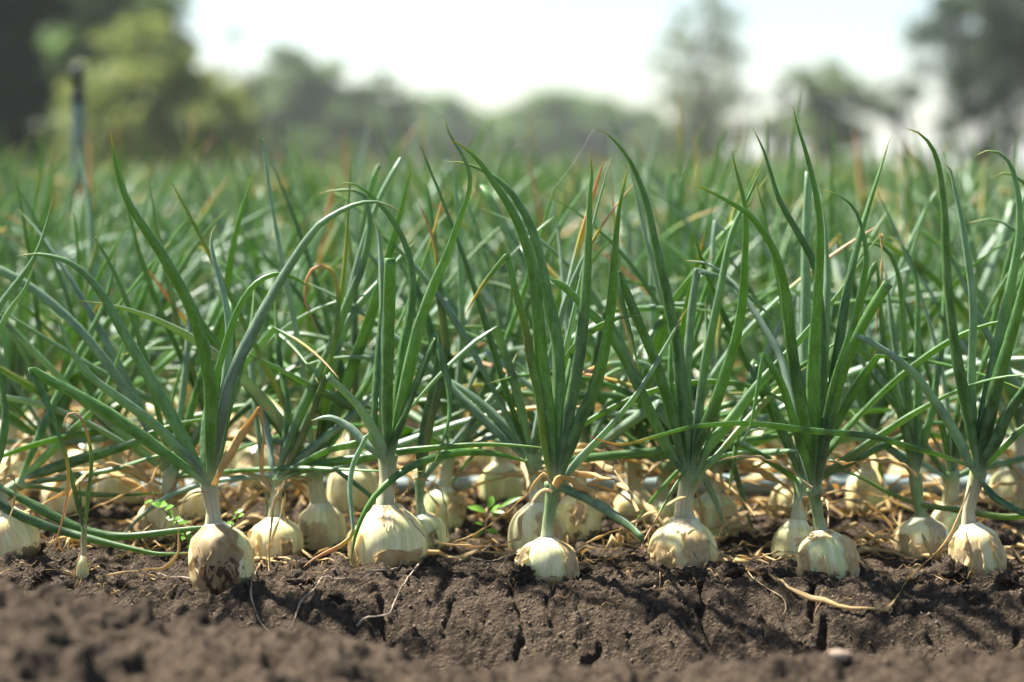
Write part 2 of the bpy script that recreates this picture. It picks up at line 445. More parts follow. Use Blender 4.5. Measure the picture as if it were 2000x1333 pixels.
# ------------------------------------------------------------------ front plants, traced as centre lines (photo px), each at its own depth
# leaf: (points from foot to tip, widest px, tip depth offset m, {options});  'K' after a point = sharp fold there
# options: dry = share of length where the leaf turns to straw, pale = waxy bloom and painted-in silver sun highlight, yel = yellowing, end = 'tip'/'cut'
HEROES = [
 dict(name='onion_plant', label='onion plant with brown stained bulb and a folded orange dry leaf, beside the tiny seedling', d=1.90,
  bulb=dict(cx=431, w=130, top=1022, bot=1172, nx=418, col=(0.15, 0.25, 0.0)), contact=1152,
  neck=[(418, 1030, 40), (416, 1000, 31), (411, 975, 34), (408, 945, 42), (410, 925, 40)], ncol=(0.25, 0.0, 0),
  skins=[(-2.55, -0.75, 0.10, 0.985, 0.003, (0.40, 0, 0.12)), (-1.95, -0.95, 0.05, 0.52, 0.004, (1.0, 0, 0.9))],
  leaves=[
   ([(408,950),(378,925),(341,899),(300,869),(225,816),(150,771),(95,742),(62,726),'K',(85,775),(101,812),(116,857),(129,897),(132,944),(125,998),(103,1078)], 24, -.02, dict(dry=.80)),
   ([(408,946),(385,912),(349,876),(300,827),(240,782),(180,737),(139,685),(116,629),(98,616)], 24, -.03, dict(pale=.55)),
   ([(409,944),(395,920),(375,888),(345,831),(307,764),(270,700),(236,640),(202,580),(161,531),(120,507),(75,497),(32,501)], 25, -.02, dict(pale=.25)),
   ([(410,944),(411,895),(412,831),(411,756),(397,681),(379,617),(352,561),(319,501),(280,443),(250,395),(233,348),(223,300),(216,256)], 28, -.05, dict()),
   ([(413,944),(418,900),(428,830),(450,740),(506,625),(562,527),(616,449),(650,422),(694,400),(738,395),(783,413)], 27, .02, dict(pale=.45)),
   ([(411,940),(414,860),(418,756),(430,705),(450,640),(469,595),(499,554),(540,535),(577,544),(615,569)], 22, .03, dict()),
   ([(413,940),(424,869),(435,794),(442,719),(446,640),(435,569),(416,501),(412,464),(422,439)], 26, .06, dict(pale=1.0)),
   ([(405,935),(398,880),(400,820),(408,760)], 18, .05, dict()),
   ([(411,940),(428,880),(445,800),(470,720),(490,640),(497,560)], 20, .10, dict()),
  ],
  dry=[
   ([(418,948),(440,901),(465,862),(488,822),(508,799),'K',(514,831),(512,890),(514,933),(527,964),'K',(487,1002),(443,1038)], 15, .0, (0.8, 0, 0)),
   ([(409,962),(380,962),(362,975),(352,1000),(349,1040),(350,1070),(338,1095),(318,1110),(280,1113),(240,1118),(190,1127)], 8, -.03, (0.3, 0, 0)),
   ([(505,805),(525,797),(538,815),(541,830)], 6, .0, (0.6, 0, 0)),
  ],
  roots=[([(392,1140),(420,1135),(438,1123),(446,1110)], 4, -.06), ([(392,1140),(360,1138),(330,1132),(306,1123)], 4, -.05)]),

 dict(name='onion_plant', label='onion plant behind and right of the brown stained bulb, its leaves fanning up and right', d=2.05,
  bulb=dict(cx=539, w=112, top=1010, bot=1113, nx=538, col=(0.45, 0.15, 0.0)), contact=1094,
  neck=[(538, 1020, 36), (538, 985, 26), (541, 950, 24), (542, 930, 30)], ncol=(0.1, 0.1, 0),
  skins=[(-2.6, -2.1, 0.15, 0.80, 0.006, (0.0, 0.1, 0)), (-1.3, -0.9, 0.05, 0.62, 0.006, (0.6, 0, 0.1))],
  leaves=[
   ([(542,938),(551,899),(581,820),(619,737),(649,670),(675,602),(705,527),(722,449),(718,400),(705,375),(660,372),(625,378)], 22, .06, dict(pale=.2)),
   ([(543,938),(574,885),(611,790),(650,700),(680,628),(712,583),(742,550),(787,497),(812,470)], 24, .10, dict(pale=.5)),
   ([(543,938),(556,933),(603,915),(654,902),(708,895),(780,883),(871,873),(960,868),(1054,874),(1075,880)], 18, -.10, dict()),
   ([(543,936),(563,919),(617,890),(654,875),(700,866)], 18, -.03, dict(pale=.2, end='cut')),
   ([(544,936),(575,885),(615,790),(648,690),(660,600),(655,548),(640,522),(616,523),(600,548),(597,590),(612,625),(625,668)], 17, .03, dict(dry=.66, yel=.3)),
   ([(541,936),(570,908),(617,870),(660,835),(700,800),(745,752)], 20, .05, dict(pale=.7)),
   ([(540,938),(530,895),(527,868),(518,820),(500,770)], 18, .05, dict(pale=.9)),
   ([(543,936),(556,860),(560,790),(548,720),(540,640),(536,580)], 18, .08, dict()),
  ],
  dry=[
   ([(538,958),(548,955),(558,966),(545,1013),(530,1057),(516,1095),(500,1122)], 8, -.06, (0.0, 0.35, 0)),
   ([(560,1105),(530,1103),(505,1095)], 5, -.05, (0.4, 0, 0)),
  ],
  roots=[([(500,1122),(491,1151),(494,1183),(509,1220),(525,1243)], 5, -.16)]),

 dict(name='onion_plant', label='onion plant with the widest pale bulb and a square-cut upright leaf', d=1.985,
  bulb=dict(cone=.55, cx=760, w=150, top=985, bot=1132, nx=755, col=(0.12, 0.25, 0.0)), contact=1105,
  neck=[(755, 1000, 50), (754, 965, 34), (757, 935, 34), (757, 905, 38), (758, 885, 40)], ncol=(0.1, 0.0, 0),
  skins=[(-3.05, -2.35, 0.10, 0.72, 0.005, (0.1, 0.0, 0)), (-1.75, -0.55, 0.08, 0.42, 0.004, (0.25, 0.0, 0.1)), (-1.75, -1.25, 0.72, 1.0, 0.002, (0.0, 0.45, 0))],
  leaves=[
   ([(757,905),(757,884),(757,800),(758,700),(760,600),(762,505)], 25, -.02, dict(end='cut')),
   ([(760,905),(766,880),(776,831),(799,719),(817,640),(844,561),(874,494),(896,429),(914,381),(917,338),(900,300),(878,263),(869,233)], 26, -.03, dict(pale=.15)),
   ([(758,905),(766,875),(780,842),(810,764),(836,700),(849,655),'K',(862,696),(877,749),(879,812),(862,872),(848,905)], 26, -.05, dict(pale=.1)),
   ([(755,900),(737,850),(731,816),(737,700),(746,587),(742,520)], 16, .05, dict()),
   ([(760,903),(770,840),(778,780),(789,670),(802,610),(806,550),(795,486),(769,434),(738,395),(704,365),(670,357),(658,365)], 22, .04, dict()),
   ([(755,905),(750,884),(735,850),(709,805),(675,764),(641,734)], 22, -.04, dict(pale=1.0, end='cut')),
   ([(754,905),(735,884),(712,865),(682,835),(645,816),(607,822)], 20, .02, dict(pale=.9)),
   ([(752,905),(735,870),(718,848),(704,872),(686,912),(681,959),(686,1006),(688,1042),(668,1064),(632,1082),(607,1096),(592,1109)], 17, -.09, dict(pale=.8, dry=.74)),
   ([(757,900),(752,820),(750,720),(748,600),(741,470),(727,420)], 22, .07, dict(pale=.8)),
  ],
  dry=[([(765,945),(772,955),(773,984),(799,1013),(828,1046),(845,1060)], 7, -.03, (0.1, 0.1, 0)),
       ([(762,938),(772,943),(768,960)], 9, -.02, (0.0, 0.3, 0))],
  roots=[([(778,1085),(784,1100),(780,1114),(748,1118),(708,1125),(661,1136),(632,1133),(614,1158),(588,1183),(574,1220),(558,1241)], 5, -.14),
         ([(833,1075),(817,1111),(791,1143),(770,1187),(759,1212),(737,1223),(697,1229)], 5, -.11)]),

 dict(name='onion_plant', label='slim onion plant with green leaves, just right of the widest pale bulb', d=2.06,
  bulb=dict(cx=838, w=84, top=1005, bot=1094, nx=824, col=(0.2, 0.6, 0.0)), contact=1082,
  neck=[(824, 1015, 26), (820, 985, 17), (820, 955, 18), (822, 930, 22)], ncol=(0.0, 0.45, 0), skins=[],
  leaves=[
   ([(822,945),(828,904),(840,824),(855,767),(866,700),(870,670),(862,610),(857,550),(851,490),(840,449),(826,415),(813,388)], 18, .03, dict(dry=.80, yel=.5)),
   ([(821,945),(822,890),(832,820),(846,757),(854,700),(856,640)], 20, .02, dict()),
   ([(823,945),(850,905),(890,865),(940,800),(985,745),(1010,690)], 17, .06, dict(pale=.5)),
  ],
  dry=[([(820,935),(809,937),(795,959),(780,975)], 7, -.02, (0.2, 0, 0)),
       ([(822,935),(838,940),(860,959),(871,995),(873,1050)], 7, -.02, (0.35, 0, 0))],
  roots=[]),

 dict(name='onion_plant', label='onion plant with small white-green bulb wedged between two soil clods', d=1.935,
  bulb=dict(cx=1067, w=114, top=1050, bot=1152, nx=1070, col=(0.05, 0.75, 0.0)), contact=1138,
  neck=[(1070, 1058, 32), (1069, 1035, 24), (1074, 1000, 25), (1079, 965, 30), (1082, 940, 40)], ncol=(0.0, 0.55, 0),
  skins=[(-0.95, -0.10, 0.30, 0.93, 0.005, (0.08, 0.1, 0)), (-2.95, -2.3, 0.35, 0.80, 0.004, (0.3, 0.1, 0)), (-1.9, -1.0, 0.06, 0.30, 0.002, (0.1, 0.1, 0))],
  leaves=[
   ([(1080,955),(1072,910),(1066,869),(1054,775),(1039,711),(1024,632),(1005,565),(992,499),'K',(975,516),(945,554),(922,591),(907,619)], 20, -.03, dict(dry=.93, yel=.35)),
   ([(1081,955),(1080,899),(1069,794),(1057,700),(1050,606),(1042,531),(1020,456),(994,402),(967,361),(934,314),(900,284),(878,273)], 28, -.02, dict()),
   ([(1083,955),(1087,899),(1091,775),(1091,700),(1084,644),(1069,580),(1057,512),(1039,449),(1011,395),(984,361),(951,338),(910,320),(874,316)], 27, .03, dict(pale=.1)),
   ([(1084,955),(1099,899),(1110,812),(1121,756),(1136,662),(1144,569),(1149,475),(1152,388),(1156,335),(1151,299)], 26, -.02, dict(pale=.15)),
   ([(1086,955),(1110,884),(1132,824),(1162,756),(1185,662),(1196,569),(1200,494),(1209,410),(1217,371),(1227,322)], 25, -.04, dict(dry=1.0)),
   ([(1085,956),(1097,940),(1126,900),(1181,842),(1237,775),(1267,730),(1294,685),(1342,602)], 24, .05, dict(pale=.75, dry=.96)),
   ([(1080,957),(1097,954),(1144,973),(1199,1006),(1235,1031),(1256,1053)], 19, -.10, dict(pale=.25, end='cut')),
   ([(1083,955),(1092,870),(1098,800),(1112,720),(1128,650),(1135,600)], 18, .07, dict()),
  ],
  dry=[
   ([(1083,950),(1101,932),(1144,959),(1191,995),(1228,1035),(1249,1056)], 15, -.06, (1.0, 0, 0)),
   ([(1078,962),(1068,957),(1054,962),(1032,991),(1017,1013),(1016,1040),(1008,1055),(963,1067),(891,1065),(850,1058)], 9, -.03, (0.3, 0.2, 0)),
   ([(1075,945),(1061,926),(1032,962),(996,995),(952,1028),(920,1047),(880,1060)], 7, .08, (0.25, 0, 0)),
  ],
  roots=[([(1012,1078),(990,1090),(984,1105),(975,1118)], 3, -.03), ([(1000,1083),(960,1096),(920,1090)], 4, .0)]),

 dict(name='onion_plant', label='onion plant with pinkish peeling bulb behind a big soil clod, leaf fan fullest of all', d=1.985,
  bulb=dict(cone=.45, cx=1336, w=134, top=1012, bot=1132, nx=1338, col=(0.15, 0.15, 0.0)), contact=1106,
  neck=[(1338, 1025, 52), (1336, 995, 38), (1340, 965, 36), (1346, 945, 42), (1350, 925, 50)], ncol=(0.2, 0.1, 0),
  skins=[(-1.65, -0.85, 0.06, 0.80, 0.004, (0.12, 0.15, 0)), (-2.75, -1.95, 0.05, 0.62, 0.003, (0.15, 0.1, 0)), (-2.3, -1.3, 0.80, 1.0, 0.002, (0.0, 0.7, 0))],
  leaves=[
   ([(1346,945),(1338,925),(1312,891),(1279,824),(1249,760),(1219,700),(1181,640),(1140,599),(1102,561),(1072,544)], 24, -.03, dict(end='blunt', pale=.2)),
   ([(1346,945),(1331,887),(1316,824),(1297,756),(1275,692),(1249,632),(1226,576),(1205,531),'K',(1210,570),(1222,620),(1234,662),(1249,730)], 24, -.04, dict()),
   ([(1348,945),(1343,899),(1339,831),(1331,756),(1324,681),(1309,606),(1294,531),(1279,466),(1266,402),(1248,351),(1231,314),(1211,287),(1184,260),(1160,251)], 27, .0, dict()),
   ([(1350,945),(1355,899),(1371,850),(1398,786),(1420,719),(1439,655),(1450,588),(1454,512),(1456,450),(1454,398),(1437,331),(1428,292)], 24, -.05, dict()),
   ([(1349,945),(1356,869),(1368,775),(1375,719),(1390,644),(1409,550),(1424,475),(1440,429),(1464,381),(1484,332)], 22, .02, dict(pale=.3)),
   ([(1348,945),(1344,860),(1341,738),(1349,625),(1356,565),(1362,529),'K',(1398,539),(1443,565),(1488,602),(1525,638)], 20, .05, dict(pale=.4)),
   ([(1352,945),(1370,905),(1386,869),(1424,824),(1469,764),(1510,719),(1555,670),(1600,618),(1638,573),(1675,520),(1720,456)], 24, .03, dict(pale=.25)),
   ([(1351,948),(1365,925),(1398,892),(1450,832),(1488,790),(1533,749),(1578,715)], 20, .07, dict(yel=.45, pale=.4)),
   ([(1347,920),(1341,915),(1316,951),(1294,991),(1272,1031),(1254,1064),(1251,1086)], 8, -.07, dict(dry=.55)),
   ([(1347,940),(1330,850),(1312,780),(1308,700),(1312,630)], 20, .06, dict()),
   ([(1349,940),(1362,830),(1372,740),(1380,660),(1378,590)], 20, .06, dict(pale=.3)),
  ],
  dry=[
   ([(1340,972),(1323,975),(1291,995),(1258,1009),(1222,1028),(1162,1053),(1119,1075)], 8, -.05, (0.2, 0, 0)),
   ([(1720,456),(1723,494),(1720,569),(1714,618),(1710,659)], 6, .03, (0.3, 0, 0)),
   ([(1365,950),(1381,930),(1403,951),(1414,995),(1410,1031),(1399,1058)], 6, -.02, (0.35, 0, 0)),
   ([(1372,1046),(1410,1082),(1446,1107),(1475,1140),(1512,1165),(1530,1180),(1535,1198),(1528,1214)], 6, -.12, (0.0, 0.4, 0)),
   ([(1290,1085),(1236,1093),(1200,1096),(1144,1100)], 5, -.01, (0.2, 0.2, 0)),
   ([(1330,1068),(1310,1078),(1290,1092)], 5, -.05, (0.1, 0.4, 0)),
  ],
  roots=[]),

 dict(name='onion_plant', label='onion plant with ragged striped bulb and the tallest straight leaf', d=1.945,
  bulb=dict(cx=1616, w=114, top=1035, bot=1152, nx=1604, col=(0.30, 0.75, 0.0)), contact=1130,
  neck=[(1604, 1042, 30), (1598, 1010, 24), (1593, 975, 30), (1590, 950, 38)], ncol=(0.15, 0.65, 0),
  skins=[(-0.95, -0.30, 0.10, 0.85, 0.005, (0.05, 0.1, 0)), (-2.75, -2.35, 0.10, 0.74, 0.005, (0.0, 0.1, 0)), (-2.0, -1.72, 0.15, 0.60, 0.003, (0.05, 0.05, 0)), (-2.6, -0.9, 0.90, 1.0, 0.006, (0.0, 0.3, 0))],
  leaves=[
   ([(1590,968),(1576,899),(1563,869),(1544,805),(1525,749),(1503,711),(1491,695),'K',(1484,723),(1476,775),(1461,843),(1428,892)], 19, -.08, dict()),
   ([(1593,965),(1598,900),(1604,800),(1606,700),(1602,600),(1592,524),(1578,490),(1555,449),(1535,415),(1518,381),(1505,338),(1491,294),(1471,251)], 21, .05, dict()),
   ([(1592,965),(1593,888),(1587,813),(1587,738),(1591,663),(1596,588),(1600,512),(1601,449),(1596,398),(1586,348),(1572,294),(1557,246),(1548,206)], 28, -.02, dict()),
   ([(1590,965),(1581,888),(1570,813),(1555,738),(1544,663),(1536,588),(1525,528),(1510,486),(1488,449),(1462,418),(1430,398),(1389,375),(1356,361)], 25, -.06, dict()),
   ([(1594,965),(1604,888),(1606,775),(1611,663),(1615,550),(1611,437),(1604,400)], 24, .06, dict(pale=.55)),
   ([(1596,965),(1612,850),(1626,760),(1642,650),(1656,560),(1679,464),(1694,412),(1711,358),(1727,307),(1739,267)], 22, .08, dict()),
   ([(1595,965),(1611,850),(1623,775),(1638,719),(1656,663),(1671,610),(1683,550),(1690,505),(1683,450),(1667,408),(1636,381),(1601,371)], 26, .0, dict()),
   ([(1594,966),(1602,900),(1615,850),(1630,794),(1645,730),(1660,689),(1686,633),(1713,588),(1735,554)], 22, -.03, dict(end='cut')),
   ([(1591,965),(1570,890),(1533,722),(1506,662),(1469,602),(1443,565),(1416,539),(1383,516),(1336,509)], 20, .10, dict(pale=.9)),
  ],
  dry=[
   ([(1585,955),(1573,944),(1544,919),(1508,901),(1472,892),(1432,893),(1403,901)], 10, .01, (0.1, 0.3, 0)),
   ([(1575,1085),(1545,1078),(1510,1080),(1480,1090),(1440,1092)], 6, -.02, (0.1, 0.2, 0)),
  ],
  roots=[]),

 dict(name='onion_plant', label='onion plant with flaky wrinkled bulb ending the front row, one long leaf lying left', d=1.955,
  bulb=dict(cx=1914, w=100, top=1022, bot=1148, nx=1893, col=(0.25, 0.55, 0.0)), contact=1126,
  neck=[(1893, 1030, 34), (1892, 1000, 27), (1899, 965, 30), (1908, 935, 38), (1912, 915, 36)], ncol=(0.35, 0.1, 0),
  skins=[(-2.95, -2.05, 0.30, 0.92, 0.007, (0.15, 0.15, 0)), (-2.1, -1.55, 0.25, 0.85, 0.006, (0.0, 0.2, 0)), (-1.0, -0.5, 0.08, 0.80, 0.003, (0.0, 0.05, 0))],
  leaves=[
   ([(1911,930),(1906,888),(1900,850),(1885,775),(1870,700),(1859,625),(1851,550),(1848,475),(1844,400),(1832,317),(1815,280),(1795,260),(1770,251)], 27, -.03, dict()),
   ([(1912,930),(1904,880),(1896,813),(1896,719),(1900,625),(1896,550),(1885,475),(1874,410),(1863,365),(1856,330),(1842,317)], 24, .03, dict(pale=.6)),
   ([(1913,930),(1917,850),(1930,775),(1945,700),(1960,625),(1975,550),(1988,475),(1990,400),(1984,360),(1974,324),(1954,300),(1930,295),(1905,304)], 26, .01, dict(pale=.3)),
   ([(1913,930),(1915,888),(1930,824),(1945,756),(1964,693),(1983,625),(2000,561),(2016,480),(2022,400)], 28, -.03, dict()),
   ([(1914,930),(1923,895),(1945,862),(1968,809),(2000,764),(2050,705),(2100,660)], 24, -.05, dict()),
   ([(1914,932),(1925,905),(1960,873),(2000,835),(2060,800)], 20, .03, dict()),
   ([(1910,932),(1891,900),(1878,869),(1855,828),(1825,783),(1788,734),(1743,696),(1694,666),(1668,655)], 22, -.04, dict(pale=.8, end='blunt')),
   ([(1913,935),(1917,919),(1899,912),(1844,890),(1790,875),(1700,850),(1600,841),(1525,832),(1461,826),(1405,828),(1345,835),(1275,854),(1230,867),(1192,867),(1147,850)], 19, -.13, dict(dry=.90, pale=.1)),
   ([(1913,935),(1935,965),(1953,980),(1996,1002),(2060,1020)], 18, -.05, dict()),
  ],
  dry=[
   ([(1896,950),(1891,962),(1873,1006),(1855,1046),(1833,1075),(1808,1100),(1775,1136),(1750,1176),(1732,1201),'K',(1700,1201),(1653,1198),(1599,1180),(1544,1154),(1490,1129),(1457,1111)], 10, -.16, (0.25, 0.1, 0)),
   ([(1752,1141),(1780,1138),(1820,1131),(1850,1145)], 5, -.10, (0.0, 0.4, 0)),
  ],
  roots=[]),

 dict(name='onion_plant', label='leaning onion plant with torn cream bulb, left of and behind the far-end front bulb', d=2.07,
  bulb=dict(cx=1803, w=118, top=1010, bot=1112, nx=1800, col=(0.40, 0.1, 0.0)), contact=1092,
  neck=[(1801, 1031, 40), (1798, 1000, 26), (1793, 977, 25), (1786, 922, 28)], ncol=(0.1, 0.65, 0),
  skins=[(-2.9, -2.1, 0.10, 0.7, 0.006, (0.2, 0.1, 0)), (-2.0, -0.8, 0.20, 0.55, 0.006, (0.25, 0.1, 0)), (-1.5, -0.7, 0.6, 1.0, 0.003, (0.0, 0.6, 0))],
  leaves=[
   ([(1787,935),(1790,860),(1793,790),(1791,719),(1791,644),(1791,569),(1780,513),(1758,475),(1728,462)], 20, .06, dict()),
   ([(1785,935),(1778,850),(1770,740),(1764,644),(1761,588),(1750,524),(1728,486),(1694,475),(1656,490)], 20, .0, dict()),
   ([(1785,935),(1769,850),(1754,794),(1739,738),(1724,663),(1716,588),(1713,516),'K',(1700,535),(1686,580),(1678,640)], 23, -.02, dict()),
   ([(1786,935),(1773,813),(1758,738),(1746,663),(1735,580),(1728,520)], 20, .04, dict(pale=.4)),
   ([(1788,935),(1800,870),(1821,794),(1829,738),(1840,663),(1844,588),(1846,520)], 22, .08, dict()),
   ([(1786,938),(1770,905),(1730,870),(1690,835),(1660,800)], 18, .05, dict(pale=.4)),
  ],
  dry=[([(1790,930),(1760,905),(1700,900),(1650,905),(1600,898)], 10, -.05, (0.5, 0.1, 0))],
  roots=[]),

 dict(name='onion_plant', label='onion plant at the left edge, smooth striped bulb, two long leaves trailing right', d=1.99,
  bulb=dict(cx=30, w=104, top=995, bot=1106, nx=10, col=(0.35, 0.2, 0.0)), contact=1086,
  neck=[(10, 1005, 40), (0, 975, 28), (-12, 945, 28), (-16, 925, 34)], ncol=(0.0, 0.2, 0), skins=[],
  leaves=[
   ([(-16,938),(-10,945),(12,958),(72,991),(152,1031),(217,1047),(272,1046),(344,1037),(399,1031),(446,1035),(482,1042)], 19, -.02, dict()),
   ([(-16,940),(-10,975),(12,995),(91,1028),(163,1049),(236,1067),(308,1082),(373,1080)], 18, -.06, dict()),
   ([(-16,935),(-30,860),(-40,760),(-25,660),(0,599),(45,539),(71,498),(90,445),(103,387)], 22, -.03, dict(pale=.3)),
   ([(-16,935),(-25,840),(-20,720),(0,645),(22,602),(49,565),(69,512)], 20, -.01, dict(pale=.6)),
   ([(-16,935),(0,880),(10,810),(-5,700)], 18, .03, dict()),
  ],
  dry=[([(-14,950),(20,930),(30,950),(25,990),(10,1040)], 7, -.04, (0.4, 0, 0))], roots=[]),

 dict(name='onion_plant', label='bent over onion plant with pale neck at the left edge, leaves reaching right', d=2.10,
  bulb=dict(cx=-30, w=100, top=985, bot=1100, nx=-15, col=(0.3, 0.2, 0.0)), contact=1070,
  neck=[(-15, 995, 34), (5, 968, 26), (25, 953, 26), (45, 942, 26)], ncol=(0.0, 0.25, 0), skins=[],
  leaves=[
   ([(35,948),(60,933),(145,901),(254,868),(290,850),(350,828),(420,815)], 24, .0, dict()),
   ([(38,948),(65,941),(145,931),(217,919),(301,893),(360,880)], 18, -.03, dict(pale=.1)),
   ([(38,950),(83,951),(163,962),(254,966),(320,962)], 18, -.03, dict()),
   ([(36,945),(80,900),(130,850),(190,790),(230,700),(250,640)], 18, .04, dict(pale=.3)),
   ([(36,945),(60,890),(100,800),(150,700),(205,590),(230,480)], 18, .06, dict()),
  ],
  dry=[([(50,940),(120,925),(200,905),(260,912)], 8, -.03, (0.4, 0, 0)), ([(30,955),(80,990),(130,1010),(200,985),(290,945)], 9, -.02, (0.7, 0, 0))], roots=[]),

 dict(name='onion_plant', label='onion plant just outside the right edge, its curled leaf tips reaching into view', d=2.02,
  bulb=dict(cx=2075, w=120, top=1010, bot=1140, nx=2070, col=(0.35, 0.2, 0.0)), contact=1110,
  neck=[(2070, 1020, 40), (2068, 980, 28), (2066, 950, 28), (2064, 925, 34)], ncol=(0.1, 0.1, 0), skins=[],
  leaves=[
   ([(2064,935),(2055,880),(2030,820),(2000,779),(1975,738),(1945,685),(1919,633),(1893,580),(1863,513),(1840,475),(1820,469)], 19, .04, dict(pale=.5)),
   ([(2064,935),(2062,800),(2058,650),(2050,500),(2035,410),(2000,358),(1967,338),(1937,349)], 20, .02, dict()),
   ([(2064,935),(2058,820),(2050,700),(2035,580),(2015,490),(1981,450),(1940,429),(1890,436)], 18, .05, dict(pale=.3)),
   ([(2064,935),(2080,800),(2090,650),(2100,500),(2105,400)], 22, .0, dict()),
   ([(2062,938),(2030,980),(1985,1009),(1862,995),(1790,984),(1735,962),(1681,933),(1609,908)], 16, .10, dict(yel=.2)),
  ],
  dry=[], roots=[]),
]

# second and third row bulbs that show between the front plants: (x px, contact y px, bulb width px, depth, label)
BACK_BULBS = [
 (630, 1082, 98, 2.10, 'onion plant with small smooth cream bulb, between the widest bulb and its left neighbour'),
 (1052, 1098, 116, 2.06, 'onion plant with round tan bulb directly behind the bulb wedged between clods'),
 (1128, 1066, 92, 2.14, 'onion plant with whitish bulb behind and right of the bulb wedged between clods'),
 (1392, 1052, 104, 2.16, 'onion plant with green-tinged bulb behind the pinkish peeling bulb'),
 (1552, 1096, 94, 2.06, 'onion plant with smooth pale bulb tucked behind the ragged striped bulb'),
 (1858, 1062, 90, 2.16, 'onion plant with greenish bulb seen between the leaning plant and the far-end bulb'),
 (305, 1066, 88, 2.13, 'onion plant with half buried tan bulb left of the brown stained bulb'),
 (385, 1020, 80, 2.22, 'onion plant with blurred tan bulb behind the brown stained bulb'),
 (862, 1032, 90, 2.20, 'onion plant with blurred cream bulb right of the slim green plant'),
 (690, 1000, 110, 2.28, 'onion plant with blurred tan bulb behind the widest pale bulb'),
 (22, 965, 100, 2.38, 'onion plant with blurred cream bulb at the left edge, above the striped bulb'),
 (235, 985, 96, 2.33, 'onion plant with blurred bulb behind the low trailing leaves of the bent plant'),
 (130, 1000, 88, 2.27, 'onion plant with blurred bulb behind the tiny seedling'),
 (1240, 1012, 86, 2.24, 'onion plant with blurred tan bulb in front of the pipe, left of the pinkish bulb'),
 (1290, 1030, 60, 2.19, 'onion plant with little greenish bulb close behind the pinkish peeling bulb'),
 (1540, 1010, 76, 2.27, 'onion plant with tiny brown bulb behind the smooth pale bulb'),
 (500, 960, 100, 2.42, 'onion plant with blurred tan bulb behind the orange folded dry leaf'),
 (980, 980, 84, 2.36, 'onion plant with blurred bulb near the pipe, above the bright green seedling'),
 (1690, 1000, 84, 2.30, 'onion plant with blurred bulb in the gap between ragged and torn bulbs'),
 (1975, 1000, 90, 2.28, 'onion plant with blurred bulb at the right edge behind the front row'),
]

# ------------------------------------------------------------------ ground
CREST = [(-600, 1120), (0, 1147), (150, 1160), (260, 1192), (420, 1205), (520, 1243), (700, 1272), (850, 1300), (1000, 1308), (1300, 1297), (1620, 1287), (1750, 1284), (2000, 1264), (2600, 1240)]
YC = 1.52
_cx = np.array([(p[0] - 1000) * YC / F for p in CREST]); _cz = np.array([H - (p[1] - HOR) * YC / F for p in CREST])
PULL = []
for h in HEROES:
    b = h['bulb']; Rw = b['w'] * 0.5 * h['d'] / F
    dc = h['d'] - 0.82 * Rw
    PULL.append(((b['cx'] - 1000) * h['d'] / F, h['d'], H - (h['contact'] - HOR) * dc / F, 0.042 + Rw * 0.4, Rw))
for (x, yc, w, d, _l) in BACK_BULBS:
    Rw = w * 0.5 * d / F; dc = d - 0.8 * Rw
    PULL.append(((x - 1000) * d / F, d, H - (yc - HOR) * dc / F, 0.05, Rw))

def base_z(x, y):
    crest = np.interp(x, _cx, _cz)
    bed = -0.095 * sstep(1.91, 1.67, y)
    far = 0.0
    mound_up = sstep(1.66, 1.52, y)
    near = sstep(0.6, 1.52, y)
    m = -0.095 * (1 - mound_up) + crest * mound_up
    m = np.where(y < YC, -0.10 + (crest + 0.10) * near ** 0.55, m)
    z = np.where(y < 1.66, m, bed + far)
    return z

CRACKS = [
 ([(745,1180),(752,1205),(748,1228),(765,1252)], 3.2, .014),
 ([(1068,1128),(1076,1146),(1081,1160),(1066,1180),(1074,1200),(1084,1222)], 2.2, .010),
 ([(1126,1180),(1130,1196),(1148,1212),(1166,1230),(1177,1249),(1157,1267),(1150,1285)], 2.6, .012),
 ([(1000,1150),(1014,1190),(1021,1216),(1017,1249),(1007,1285)], 2.0, .010),
 ([(1367,1120),(1363,1150),(1378,1172),(1368,1198),(1388,1227),(1397,1256),(1414,1283)], 3.4, .016),
 ([(1591,1120),(1588,1162),(1589,1212)], 2.6, .013),
 ([(1613,1220),(1606,1249),(1613,1280)], 4.0, .016),
 ([(880,1175),(876,1205),(867,1235)], 2.0, .009), ([(956,1190),(945,1212),(908,1208)], 1.8, .008),
 ([(1989,1225),(1984,1265)], 3.0, .012), ([(1141,1281),(1162,1288),(1188,1300)], 3.4, .014),
 ([(1290,1160),(1270,1185),(1265,1210)], 1.8, .007), ([(330,1190),(345,1172)], 2.2, .009),
 ([(1205,1120),(1230,1135),(1262,1128)], 2.0, .007), ([(640,1160),(625,1185),(632,1205)], 2.0, .008),
 ([(1790,1180),(1780,1205),(1800,1230)], 2.0, .009), ([(1890,1150),(1915,1165),(1950,1172)], 3.0, .012),
 ([(470,1150),(482,1180),(475,1200)], 2.2, .009), ([(1480,1180),(1500,1210),(1492,1235)], 1.8, .008),
]
def ray_ground(px, py):
    ds = np.arange(1.55, 2.5, 0.003)
    X = (px - 1000) * ds / F; Z = H - (py - HOR) * ds / F
    zz = base_z(X, ds)
    k = np.argmin(np.abs(Z - zz) + (ds < 1.67) * 1.0)
    return float(X[k]), float(ds[k])

